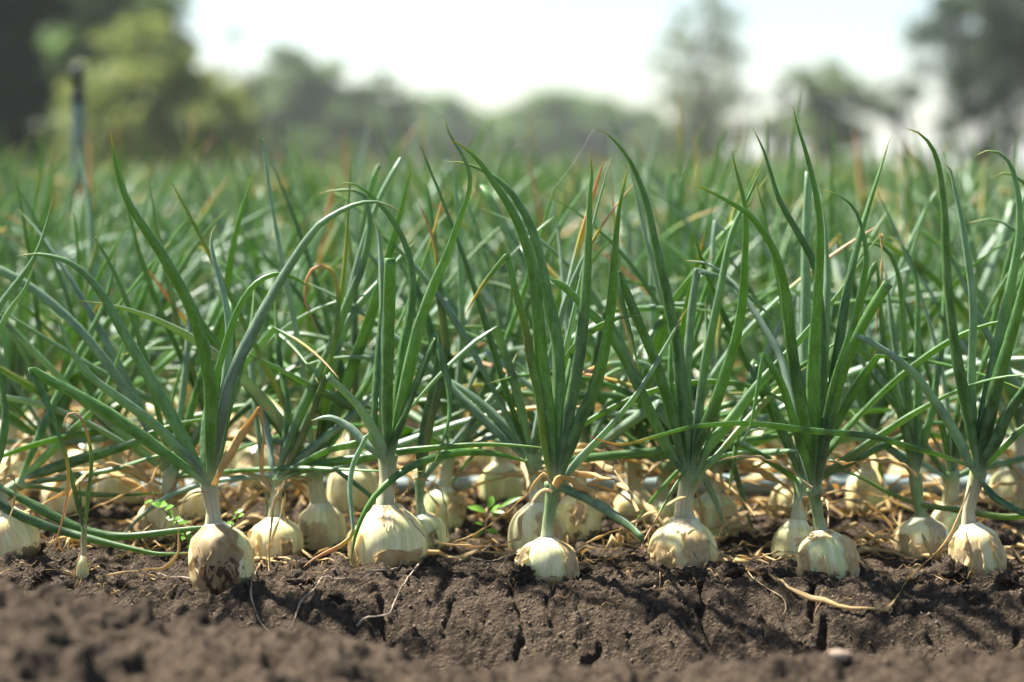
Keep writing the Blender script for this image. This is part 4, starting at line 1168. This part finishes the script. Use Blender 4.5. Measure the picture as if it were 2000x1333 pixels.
# ------------------------------------------------------------------ the rest of the field, past counting
def far_field():
    rng = random.Random(77); protoV = []
    for i in range(12):
        Vs, Qs, UVs, Rn = [], [], [], []; off = 0
        for k in range(7):
            q = k / 6; az = (math.pi if k % 2 else 0) + rng.gauss(0, 0.5)
            segs = grow_leaf(rng, (0, 0, 0.09), az, 0.06 + 0.9 * q ** 1.3, rng.uniform(0.27, 0.36), rng.uniform(-.1, 1.3), (rng.uniform(.4, .7), 2.2) if rng.random() < .12 else None, n=5)
            P3, v, kp, T = resample([np.vstack([segs[0]] + [s[1:] for s in segs[1:]])], 6)
            W = rng.uniform(0.011, 0.017) * (0.5 + 0.5 * sstep(0, .2, v)) * (np.clip(1 - v ** 1.9, 0, 1) ** .72 + .03)
            V = sweep(P3, W, W * 0.8, 3, (-math.sin(az), math.cos(az), 0.05), None, 1.0)
            Q, uv = tube_faces(6, 3, v)
            Vs.append(V); Qs.append(Q + off); UVs.append(uv); Rn.append(np.full(len(V), rng.random())); off += len(V)
        protoV.append((np.vstack(Vs), np.vstack(Qs), np.vstack(UVs), np.concatenate(Rn)))
    AV, AQ, AU, AR = [], [], [], []; off = 0; d = LAST_D
    r = np.random.default_rng(5)
    while d < 42:
        half = d * 0.2571 + 0.25
        sp = 0.155 if d < 10 else (0.22 if d < 16 else 0.42)
        n = int(2 * half / sp)
        for k in range(n):
            X = -half + (k + r.random()) * sp; Y = d + r.uniform(-.04, .04)
            V, Q, uv, rn = protoV[r.integers(0, 12)]
            a = r.random() * 6.28; s = r.uniform(0.82, 1.24); c, sn = math.cos(a), math.sin(a)
            W = np.stack([(V[:, 0] * c - V[:, 1] * sn) * s + X, (V[:, 0] * sn + V[:, 1] * c) * s + Y, V[:, 2] * s], 1)
            AV.append(W); AQ.append(Q + off); AU.append(uv); AR.append((rn + r.random()) % 1.0); off += len(V)
        d += 0.135 if d < 9 else (0.19 if d < 16 else 0.34)
    o = link('distant_onion_rows', mesh_np('distant_onion_rows', np.vstack(AV), np.vstack(AQ), M['leaf'], np.vstack(AU), True, {'rnd': np.concatenate(AR)}), None, (1.0, 0.12, 0.12, 1))  # yellow share painted in for strong sun on the far rows
    tag(o, 'mass of blurred onion leaves filling the field to the trees', 'onion field', None, 'stuff')
far_field()

# ------------------------------------------------------------------ small things on the bed
def seedling():
    d = 1.93; base = np.array(hit_ground(160, 1128)); d = base[1]
    root = empty('onion_seedling', base); s = d / F
    tag(root, 'tiny thin onion seedling in bare soil left of the brown stained bulb', 'seedling')
    f = bulb_fn(np.array(P(163, 1142, d)) - base, np.array(P(163, 1085, d)) - base, 13 * s, 5 * s, 5)
    V, Q, uv = bulb_geo(f, 14, 16); link('bulb', mesh_np('bulb', V, Q, M['bulb'], uv), root, (0.2, 0.7, 0, 1))
    c = catmull(np.array([np.array(P(163, 1092, d)) - base, np.array(P(164, 1060, d)) - base, np.array(P(164, 1022, d)) - base]), 4)
    V = sweep(c, np.full(len(c), 11 * s), np.full(len(c), 10 * s), 10, (1, 0, 0), None, 1.0); Q, uv = tube_faces(len(c), 10, np.linspace(0, 1, len(c)))
    link('neck', mesh_np('neck', V, Q, M['neck'], uv), root, (0.5, 0.5, 0, 1))
    rng = random.Random(3)
    for pts, w, dry in [([(163,1040),(161,1020),(150,977),(138,925),(128,890),(115,855),(104,820)], 10, .75), ([(165,1040),(168,1015),(172,970),(178,922),(178,886),(173,858),(161,822),(142,805),(129,816),(127,835),(140,843)], 9, .62), ([(163,1040),(158,1000),(157,970),(154,937)], 7, 1.02)]:
        segs = px_path(pts, d, -0.01, base); V, Q, uv = leaf_geo(segs, w * s, 22, 9, rng=rng)
        link('leaf', mesh_np('leaf', V, Q, M['leaf'], uv), root, (dry, .05, .1, 1))
    for pts, w in [([(158,1050),(156,1080),(150,1105),(140,1122)], 7), ([(168,1085),(172,1100),(174,1115)], 5), ([(175,1122),(190,1115),(195,1108)], 6), ([(145,1125),(120,1118),(88,1113)], 5)]:
        segs = px_path(pts, d - 0.008, -0.01, base, contact=1128); V, Q, uv = ribbon_geo(segs, w * s, 16, 6, rng)
        link('dry_leaf', mesh_np('dry_leaf', V, Q, M['dry'], uv), root, (0.4, 0.2, 0, 1))
seedling()

def leaf_blade(c, tip, width, normal, cup=0.25, n=6):
    """small broad leaf: pointed oval, cupped, real thickness too thin to matter"""
    c = np.asarray(c, float); tip = np.asarray(tip, float); ax = tip - c; L = np.linalg.norm(ax); ax = ax / L
    sd = np.cross(ax, normal); sd /= np.linalg.norm(sd) + 1e-9; nn = np.cross(sd, ax)
    V = []; Q = []
    for i in range(n + 1):
        t = i / n; w = width * 0.5 * math.sin(math.pi * min(0.98, 0.03 + t * 0.95)) ** 0.8
        mid = c + ax * L * t - nn * (0.25 * L * (t - 0.3) ** 2)
        V += [mid - sd * w + nn * w * cup, mid, mid + sd * w + nn * w * cup]
    for i in range(n):
        a = i * 3
        Q += [(a, a + 1, a + 4, a + 3), (a + 1, a + 2, a + 5, a + 4)]
    return np.array(V), np.array(Q)

def weed(name, label, d, stems, leaves):
    base = np.array(P(stems[0][0][0], stems[0][0][1], d)); base[2] = float(ground_z(base[0], base[1]))
    root = empty(name, base); tag(root, label, 'weed', 'small broad-leaved weeds between the rows'); s = d / F; rng = random.Random(len(leaves))
    for st in stems:
        segs = px_path(st, d, 0.01, base); P3, v, kp, T = resample(segs, 12); W = np.linspace(5, 2.5, len(P3)) * s
        V = sweep(P3, W, W, 7, None, None, 1.0); Q, uv = tube_faces(len(P3), 7, v)
        link('stem', mesh_np('stem', V, Q, M['weedstem'], uv), root)
    for (x, y, tx, ty, w) in leaves:
        dd = d + rng.uniform(-.02, .02)
        V, Q = leaf_blade(np.array(P(x, y, dd)) - base, np.array(P(tx, ty, dd + rng.uniform(-.012, .012))) - base, w * s, (rng.uniform(-.4, .4), -0.6, 0.8))
        link('leaf', mesh_np('leaf', V, Q, M['weedleaf']), root)
wl = []
rw = random.Random(21)
STEM = [(372, 1075), (360, 1040), (340, 1015), (315, 992), (290, 972)]
for k in range(26):
    t = rw.random(); i = min(3, int(t * 4)); fr = t * 4 - i
    x = STEM[i][0] + (STEM[i + 1][0] - STEM[i][0]) * fr; y = STEM[i][1] + (STEM[i + 1][1] - STEM[i][1]) * fr
    L = rw.uniform(10, 24); a = rw.uniform(0, 6.28)
    wl.append((x, y, x + L * math.cos(a), y + L * 0.7 * math.sin(a) - 3, rw.uniform(8, 15)))
weed('leafy_weed', 'small leafy weed with reddish stem behind the brown stained bulb', 2.02, [STEM, [(372, 1075), (385, 1055), (392, 1035)]], wl)
wl = []
for (x, y) in [(448, 1018), (455, 1008), (462, 1002), (470, 1000), (440, 1022), (452, 1020), (466, 1010)]:
    a = rw.uniform(0, 6.28); L = rw.uniform(9, 16)
    wl.append((x, y, x + L * math.cos(a), y + L * .7 * math.sin(a), rw.uniform(8, 12)))
weed('leafy_weed', 'tiny bright weed sprig just right of the brown bulb neck', 2.03, [[(440, 1050), (446, 1030), (458, 1010), (468, 1000)]], wl)
weed('green_seedling', 'bright green broadleaf seedling left of the bulb wedged between clods', 2.12, [[(948, 1050), (950, 1020), (952, 1000), (955, 985)], [(950, 1020), (960, 1005), (975, 990)]],
     [(950, 1000, 914, 988, 16), (955, 992, 962, 968, 15), (958, 1000, 975, 986, 12), (975, 992, 1016, 968, 10), (950, 1012, 968, 1008, 13), (948, 1035, 924, 1048, 14), (950, 1038, 974, 1040, 15), (946, 1026, 930, 1020, 10), (955, 1048, 940, 1056, 10), (962, 1000, 985, 1000, 9)])

# ------------------------------------------------------------------ soil clods, crumbs and a stone
def lump_geo(r, seed, sub=3, squash=0.8, rough=0.5):
    bm = bmesh.new(); bmesh.ops.create_icosphere(bm, subdivisions=sub, radius=1.0)
    V = np.array([v.co for v in bm.verts]); T = np.array([[v.index for v in f.verts] for f in bm.faces]); bm.free()
    rs = np.random.default_rng(seed)
    A = rs.normal(size=(3, 2)) * 1.2
    for k, (fq, am) in enumerate(((1.3, 1.0), (2.9, 0.55), (6.5, 0.3), (13.0, 0.16))):
        q = V @ A * fq + V[:, [2, 0]] * fq
        V = V * (1 + rough * am * noise2(q[:, 0] + seed, q[:, 1], seed + k))[:, None]
    V = V * (r * rs.uniform(0.85, 1.25), r * rs.uniform(0.8, 1.1), r * squash)
    return V, T
CLODS = [(585, 1128, 40, 'dark upright soil clod between the brown stained bulb and the widest bulb'), (1018, 1122, 44, 'crumbly soil clod pressed against the left side of the small white-green bulb'),
 (1136, 1112, 26, 'narrow soil clod on the right side of the small white-green bulb'), (1352, 1128, 48, 'biggest soil clod in front of the pinkish peeling bulb'), (1428, 1112, 34, 'soil clod just right of the pinkish peeling bulb'),
 (1590, 1130, 36, 'soil clod at the left foot of the ragged striped bulb'), (1860, 1110, 62, 'wide flat soil clod at the left of the far-end front bulb'), (1962, 1130, 36, 'soil clod right of the far-end front bulb'),
 (330, 1092, 26, 'small soil clod at the left of the brown stained bulb'), (75, 1125, 30, 'low soil clod left of the tiny seedling'), (842, 1100, 30, 'small dark soil clod right of the widest pale bulb'),
 (235, 1145, 22, 'low soil clod right of the tiny seedling'), (1495, 1118, 24, 'small soil clod between pinkish and ragged bulbs'), (655, 1165, 24, 'half sunk soil clod on the slope below the widest bulb'), (1905, 1170, 26, 'soil clod on the slope below the far-end bulb')]
for k, (x, y, w, lab) in enumerate(CLODS):
    g = hit_ground(x, y + w * 0.25)
    r = w * 0.5 * g[1] / F
    V, T = lump_geo(r * 1.3, 300 + k, 4)
    o = link('soil_clod', mesh_np('soil_clod', V, T, M['soil'])); o.location = (g[0], g[1] + r * 0.35, g[2] - r * 0.1); o.rotation_euler = (0, 0, k * 1.3)
    tag(o, lab, 'soil clod', 'larger soil clods on the bed')
V, T = lump_geo(0.0062, 901, 3, 0.65, 0.3)
o = link('stone', mesh_np('stone', V, T, M['stone'])); X = (1640 - 1000) * 1.54 / F
o.location = (X, 1.54, H - (1276 - HOR) * 1.54 / F); o.scale = (1.3, 1, 1)
tag(o, 'small pale stone on the crest of the front soil ridge', 'stone')
_sz = float(ground_z(X, 1.54)); o.location.z = max(_sz + 0.003, o.location.z - 0.01)

def crumbs():
    rs = np.random.default_rng(8); n = 5200
    Y = np.where(rs.random(n) < 0.72, rs.uniform(1.66, 2.05, n), rs.uniform(1.25, 2.6, n)); X = rs.uniform(-0.27, 0.27, n) * Y
    r = 0.0006 + 0.0022 * rs.random(n) ** 4
    Z = ground_z(X, Y) + r * 0.3
    O = np.array([(1, 0, 0), (-1, 0, 0), (0, 1, 0), (0, -1, 0), (0, 0, 1), (0, 0, -1)], float)
    Tt = np.array([(0, 2, 4), (2, 1, 4), (1, 3, 4), (3, 0, 4), (2, 0, 5), (1, 2, 5), (3, 1, 5), (0, 3, 5)])
    V = O[None] * (r[:, None, None] * rs.uniform(0.5, 1.3, (n, 6, 1)))
    a = rs.random(n) * 6.28; c, s = np.cos(a)[:, None], np.sin(a)[:, None]
    V = np.stack([V[..., 0] * c - V[..., 1] * s, V[..., 0] * s + V[..., 1] * c, V[..., 2]], -1) + np.stack([X, Y, Z], 1)[:, None, :]
    T_ = (Tt[None] + (np.arange(n) * 6)[:, None, None]).reshape(-1, 3)
    o = link('soil_crumbs', mesh_np('soil_crumbs', V.reshape(-1, 3), T_, M['crumb'], None, False))
    tag(o, 'loose soil crumbs scattered over the bed', 'soil crumbs', None, 'stuff')
crumbs()

def litter():
    rng = random.Random(31); AV, AQ, AU, AR = [], [], [], []; off = 0
    for k in range(680):
        Y = rng.uniform(2.0, 2.75) if k < 580 else rng.uniform(1.86, 2.02); X = rng.uniform(-0.27, 0.27) * Y * 1.05
        a = rng.uniform(0, 6.28) if rng.random() < .5 else rng.choice((0, math.pi)) + rng.gauss(0, .4); L = rng.uniform(0.02, 0.14) if k < 580 else rng.uniform(0.008, 0.035); cv = rng.uniform(-6, 6); hgt = rng.uniform(0.001, 0.012) if k % 4 else rng.uniform(.01, .04) if k < 580 else 0.001
        pts = []; x, y = X, Y
        for i in range(6):
            g = float(ground_z(x, y, False)); pts.append((x, y, g + 0.0025 + hgt * math.sin(i * 1.1 + k)**2)); a += cv * L / 6 + rng.gauss(0, .15); x += math.cos(a) * L / 6; y += math.sin(a) * L / 6
        V, Q, uv = ribbon_geo([np.array(pts)], rng.uniform(0.003, 0.011) if k < 580 else rng.uniform(.001, .0022), 9, 4, rng, 1.0, 0.06)
        AV.append(V); AQ.append(Q + off); AU.append(uv); AR.append(np.full(len(V), rng.random())); off += len(V)
    o = link('dry_leaf_litter', mesh_np('dry_leaf_litter', np.vstack(AV), np.vstack(AQ), M['dry'], np.vstack(AU), True, {'rnd': np.concatenate(AR)}), None, (0.3, 0.1, 0, 1))
    tag(o, 'straw coloured dry onion leaves littering the soil between the rows', 'dry leaf litter', None, 'stuff')
litter()

# spider thread on the leaf tip
p0, p1 = P(1160, 251, 1.985), P(1078, 372, 2.02)
c = np.array([np.array(p0) + (np.array(p1) - np.array(p0)) * t - np.array((0, 0, 0.004 * math.sin(math.pi * t))) for t in np.linspace(0, 1, 9)])
V = sweep(c, np.full(9, .00014), np.full(9, .00014), 4, None, None, 1.0); Q, uv = tube_faces(9, 4, np.linspace(0, 1, 9))
o = link('spider_thread', mesh_np('spider_thread', V, Q, M['silk'], uv)); tag(o, 'fine spider thread hanging from an arched leaf tip', 'spider thread')

# ------------------------------------------------------------------ irrigation pipe and sprinkler risers
def lathe_tube(c, rad, sides=24):
    c = np.array(c, float); rad = np.asarray(rad, float)
    V = sweep(c, rad * 2, rad * 2, sides, (0, 1, 0) if abs(c[-1][2] - c[0][2]) < 0.05 else (1, 0, 0), None, 1.0)
    return V, *tube_faces(len(c), sides, np.linspace(0, 1, len(c)))
pr = empty('irrigation_pipe', (0, 2.42, 0)); tag(pr, 'grey-green plastic irrigation pipe lying across the bed behind the bulbs', 'pipe')
xs_ = np.linspace(-1.6, 1.6, 40)
c = np.array([(x, 0.012 * math.sin(x * 2.1), 0.013 + 0.003 * math.sin(x * 3.0 + 1)) for x in xs_])
V, Q, uv = lathe_tube(c, np.full(40, 0.0125)); link('tube', mesh_np('tube', V, Q, M['pvc'], uv), pr)
for xx in (-0.95, 1.1):
    c = np.array([(xx + t, 0.012 * math.sin(xx * 2.1), 0.013 + 0.003 * math.sin(xx * 3 + 1)) for t in (-.03, -.03, -.024, .024, .03, .03)])
    V, Q, uv = lathe_tube(c, [0.011, 0.0150, 0.0158, 0.0158, 0.0150, 0.011]); link('coupling', mesh_np('coupling', V, Q, M['pvc'], uv), pr)

def riser(px, d, ztop, label, zred):
    X = (px - 1000) * d / F; z0 = float(ground_z(X, d, False))
    root = empty('sprinkler_riser', (X, d, z0)); tag(root, label, 'sprinkler', 'sprinkler risers standing in the field')
    def part(name, zs, rs, mat, parent=root, x=0.0):
        V, Q, uv = lathe_tube([(x, 0, z - z0) for z in zs], rs, 20); return link(name, mesh_np(name, V, Q, mat, uv), parent)
    part('lower_pipe', [z0 - .05, zred], [.0135, .0135], M['whitepipe'])
    part('coupling', [zred - .012, zred - .012, zred - .009, zred + .012, zred + .015, zred + .015], [.012, .019, .020, .020, .019, .012], M['red'])
    part('upper_pipe', [zred, ztop], [.0135, .0130], M['riser'])
    hd = part('sprinkler_head', [ztop - .005, ztop, ztop + .012, ztop + .02, ztop + .045, ztop + .05, ztop + .075, ztop + .08], [.010, .0165, .0175, .011, .010, .0145, .012, .003], M['black'])
    for sx in (-1, 1):
        c = np.array([(0, 0, ztop - z0 + .03), (sx * .012, 0, ztop - z0 + .036), (sx * .020, 0, ztop - z0 + .045)])
        V = sweep(catmull(c, 4), np.full(9, .005), np.full(9, .005), 8, (0, 1, 0), None, 1.0); Q, uv = tube_faces(9, 8, np.linspace(0, 1, 9))
        link('nozzle_arm', mesh_np('nozzle_arm', V, Q, M['black'], uv), hd)
riser(152, 4.4, .555, 'grey-green sprinkler riser with red coupling and dark head at the left', .356)
riser(546, 8.5, .55, 'faint grey-green sprinkler riser farther out in the field', .30)

# ------------------------------------------------------------------ trees
M['f_dark'] = foliage_material('foliage_dark', (0.020, 0.042, 0.016), (0.055, 0.090, 0.032))
M['f_grey'] = foliage_material('foliage_grey', (0.09, 0.15, 0.055), (0.21, 0.30, 0.10))
M['f_mid'] = foliage_material('foliage_mid', (0.09, 0.17, 0.042), (0.21, 0.32, 0.08))  # lightened: distance haze of the wood line is put into this colour
M['f_yellow'] = foliage_material('foliage_yellow', (0.11, 0.16, 0.035), (0.31, 0.35, 0.085))
M['f_pale'] = foliage_material('foliage_pale', (0.09, 0.125, 0.065), (0.20, 0.25, 0.13))

TREE_LEAF = 2.0
M['f_brown'] = foliage_material('foliage_brown', (0.06, 0.05, 0.03), (0.17, 0.13, 0.075))
def tree(px, d, y_top, y_bot, w_px, mat, label, nclus, nleaf, leaf, seed, trunk_r=0.12, name='tree', group='trees beyond the field', cat='tree', shape=1.0, z_base=0.0, clump=1.0, box=False):
    nleaf = int(nleaf * TREE_LEAF); rs = np.random.default_rng(seed); s = d / F; X = (px - 1000) * s
    zt = H + (HOR - y_top) * s; zb = max(0.15, H + (HOR - y_bot) * s); rx = w_px * 0.5 * s; ry = rx * 0.9
    root = empty(name, (X, d, z_base)); tag(root, label, cat, group)
    zc = (zt + zb) / 2; rz = (zt - zb) / 2
    # trunk and limbs in one bark mesh each
    tp = np.array([(0, 0, -0.1), (rs.normal() * .05 * rx, rs.normal() * .05 * rx, zb * 0.6), (rs.normal() * .12 * rx, rs.normal() * .1 * rx, zc), (rs.normal() * .15 * rx, 0, zc + rz * 0.6)])
    c = catmull(tp, 5); Wd = np.linspace(trunk_r * 2, trunk_r * 0.4, len(c)); Wd[0] *= 1.4
    V = sweep(c, Wd, Wd, 9, (1, 0, 0), None, 1.0); Q, uv = tube_faces(len(c), 9, np.linspace(0, 1, len(c)))
    link('trunk', mesh_np('trunk', V, Q, M['bark'], uv), root)
    cl = []
    for k in range(nclus):
        v = rs.normal(size=3); v /= np.linalg.norm(v); rr = rs.random() ** 0.45
        if box:
            v = rs.uniform(-1, 1, 3); v[2] = min(v[2], 1 - 0.9 * abs(v[0]) ** 3); rr = 0.92
        q = v * rr * (rx, ry, rz); q[0] *= 1 - 0.35 * shape * max(0, q[2] / rz); q[0] *= 1 + .15 * math.sin(k)
        cl.append(q + (0, 0, zc))
    for k in range(min(9, nclus)):
        e = cl[k]; st = c[int(rs.integers(len(c) // 3, len(c) - 2))]
        m = (st + e) / 2 + (0, 0, 0.12 * rz)
        cc = catmull(np.array([st, m, e]), 4); Wl = np.linspace(trunk_r * 0.7, trunk_r * 0.1, len(cc))
        V = sweep(cc, Wl, Wl, 6, (1, 0.3, 0), None, 1.0); Q, uv = tube_faces(len(cc), 6, np.linspace(0, 1, len(cc)))
        link('limb', mesh_np('limb', V, Q, M['bark'], uv), root)
    n = nclus * nleaf; cl = np.array(cl)
    cr = min(rx, rz) * rs.uniform(0.16, 0.36, nclus) * clump
    idx = np.repeat(np.arange(nclus), nleaf)
    dv = rs.normal(size=(n, 3)); dv /= np.linalg.norm(dv, axis=1)[:, None]
    ctr = cl[idx] + dv * (rs.random(n) ** 0.5 * cr[idx])[:, None] * (1.15, 1.1, 0.8)
    ctr[:, 2] = np.maximum(ctr[:, 2], 0.05)
    a = rs.normal(size=(n, 3)); a /= np.linalg.norm(a, axis=1)[:, None]; b_ = np.cross(a, rs.normal(size=(n, 3))); b_ /= np.linalg.norm(b_, axis=1)[:, None]
    L = leaf * rs.uniform(0.6, 1.4, n)[:, None]
    V = np.stack([ctr - a * L, ctr + b_ * L * 0.42 , ctr + a * L, ctr - b_ * L * 0.42], 1).reshape(-1, 3)
    Q = np.arange(n * 4).reshape(-1, 4)
    rn = np.repeat(np.clip(rs.random(nclus)[idx] * 0.6 + rs.random(n) * 0.4, 0, 1), 4)
    link('crown', mesh_np('crown', V, Q, M[mat], None, False, {'rnd': rn}), root)
    return root

tree(-20, 22, -330, 345, 270, 'f_dark', 'tall dark evergreen tree at the left edge', 110, 90, 0.10, 1, .12)
tree(285, 27, 30, 345, 330, 'f_yellow', 'yellow-green tree right of the near sprinkler riser', 90, 22, 0.085, 2, .09, clump=.85)
tree(195, 31, -190, 345, 400, 'f_mid', 'mid green tree between the dark evergreen and the yellow-green tree', 90, 70, 0.11, 3, .1)
tree(430, 34, 175, 335, 170, 'f_yellow', 'low yellow-green bush right of the yellow-green tree', 26, 60, 0.07, 4, .04, 'bush', 'bushes along the far field edge', 'bush')
tree(330, 30, 235, 345, 330, 'f_brown', 'low brownish bush under the yellow-green tree', 20, 60, 0.07, 41, .04, 'bush', 'bushes along the far field edge', 'bush')
tree(470, 58, 60, 300, 130, 'f_pale', 'pale thin tree standing right of the yellow-green tree', 26, 26, 0.13, 5, .08)
tree(560, 72, 92, 335, 190, 'f_grey', 'grey-green tree, left of the three on the hazy rise', 44, 70, 0.17, 6, .15)
tree(665, 74, 130, 335, 170, 'f_grey', 'grey-green tree, middle of the three on the hazy rise', 40, 70, 0.17, 7, .15)
tree(748, 76, 118, 335, 120, 'f_grey', 'narrow grey-green tree, right of the three on the hazy rise', 36, 70, 0.17, 8, .15)
for k, (x, yt, w) in enumerate([(700, 190, 190), (840, 188, 190), (945, 200, 170), (1045, 186, 190), (1140, 192, 180), (1225, 212, 150), (1310, 245, 130)]):
    tree(x, 112 + (k % 3) * 5, yt, 345, w * 1.3, 'f_mid', ['low tree at the left end of the wood line below the hazy rise', 'rounded tree, second from the left in the far wood line', 'lower tree, third from the left in the far wood line', 'broad tree, fourth from the left in the far wood line', 'rounded tree, fifth from the left in the far wood line', 'small tree, sixth from the left in the far wood line', 'smallest tree at the right end of the far wood line'][k],
         80, 70, 0.26, 20 + k, .2, 'tree', 'trees of the far wood line', box=True)
tree(1380, 46, -30, 262, 230, 'f_pale', 'tall thin airy tree right of the far wood line', 90, 12, 0.075, 9, .07, clump=.75)
tree(1385, 48, 130, 335, 230, 'f_pale', 'lower leafy tree growing under the tall airy tree', 60, 20, 0.085, 91, .06, clump=.8)
tree(1630, 60, 92, 325, 180, 'f_grey', 'rounded grey-green tree in the middle of the right half', 40, 50, 0.13, 10, .12)
tree(1535, 62, 168, 320, 110, 'f_pale', 'small pale tree left of the rounded grey-green tree', 22, 40, 0.13, 11, .08)
tree(1760, 62, 150, 250, 110, 'f_pale', 'small pale tree beside the big dark tree', 18, 34, 0.13, 12, .08)
tree(1955, 38, -110, 325, 350, 'f_dark', 'big dark grey tree with gaps at the right edge', 130, 42, 0.08, 13, .12, clump=.8)
tree(2130, 40, -60, 300, 220, 'f_dark', 'dark tree just past the right edge', 40, 50, 0.10, 14, .12)
for k, (x, w, yt, dd, mt) in enumerate([(1330, 150, 285, 60, 'f_mid'), (1450, 130, 300, 64, 'f_grey'), (1580, 150, 292, 62, 'f_grey'), (1690, 120, 296, 66, 'f_grey'), (1860, 220, 272, 50, 'f_dark'), (60, 220, 270, 36, 'f_dark'), (610, 200, 265, 66, 'f_mid'), (200, 200, 262, 33, 'f_yellow'), (385, 170, 262, 36, 'f_yellow'), (500, 190, 250, 44, 'f_grey'), (130, 180, 250, 34, 'f_mid')]):
    tree(x, dd, yt, 345, w, mt, ['low bush under the tall airy tree', 'low bush left of the small pale tree', 'low bush under the rounded grey-green tree', 'low bush right of the rounded grey-green tree', 'dark low bush at the foot of the big dark tree', 'dark low bush at the foot of the evergreen', 'low green bush below the hazy rise', 'yellowish low bush near the foot of the yellow-green tree', 'yellowish low bush below the thin pale tree', 'pale low bush left of the hazy rise', 'green low bush behind the near sprinkler riser'][k],
         22, 60, 0.11, 60 + k, .05, 'bush', 'bushes along the far field edge', 'bush', box=True)

# ------------------------------------------------------------------ hazy air
def haze():
    bm = bmesh.new(); bmesh.ops.create_cube(bm, size=1.0)
    me = bpy.data.meshes.new('haze'); bm.to_mesh(me); bm.free()
    o = link('haze', me); o.scale = (1100, 1000, 11.5); o.location = (0, 420, -1.3 + 5.75)
    m = bpy.data.materials.new('haze_air'); m.use_nodes = True; nt = m.node_tree; nt.nodes.clear()
    out = nt.nodes.new('ShaderNodeOutputMaterial'); pv = nt.nodes.new('ShaderNodeVolumePrincipled')
    pv.inputs['Color'].default_value = (0.90, 0.97, 1.0, 1); pv.inputs['Density'].default_value = 0.0008; pv.inputs['Anisotropy'].default_value = 0.3
    nt.links.new(pv.outputs[0], out.inputs['Volume']); me.materials.append(m)
    tag(o, 'pale haze in the air over the field', 'haze', None, 'stuff')
haze()
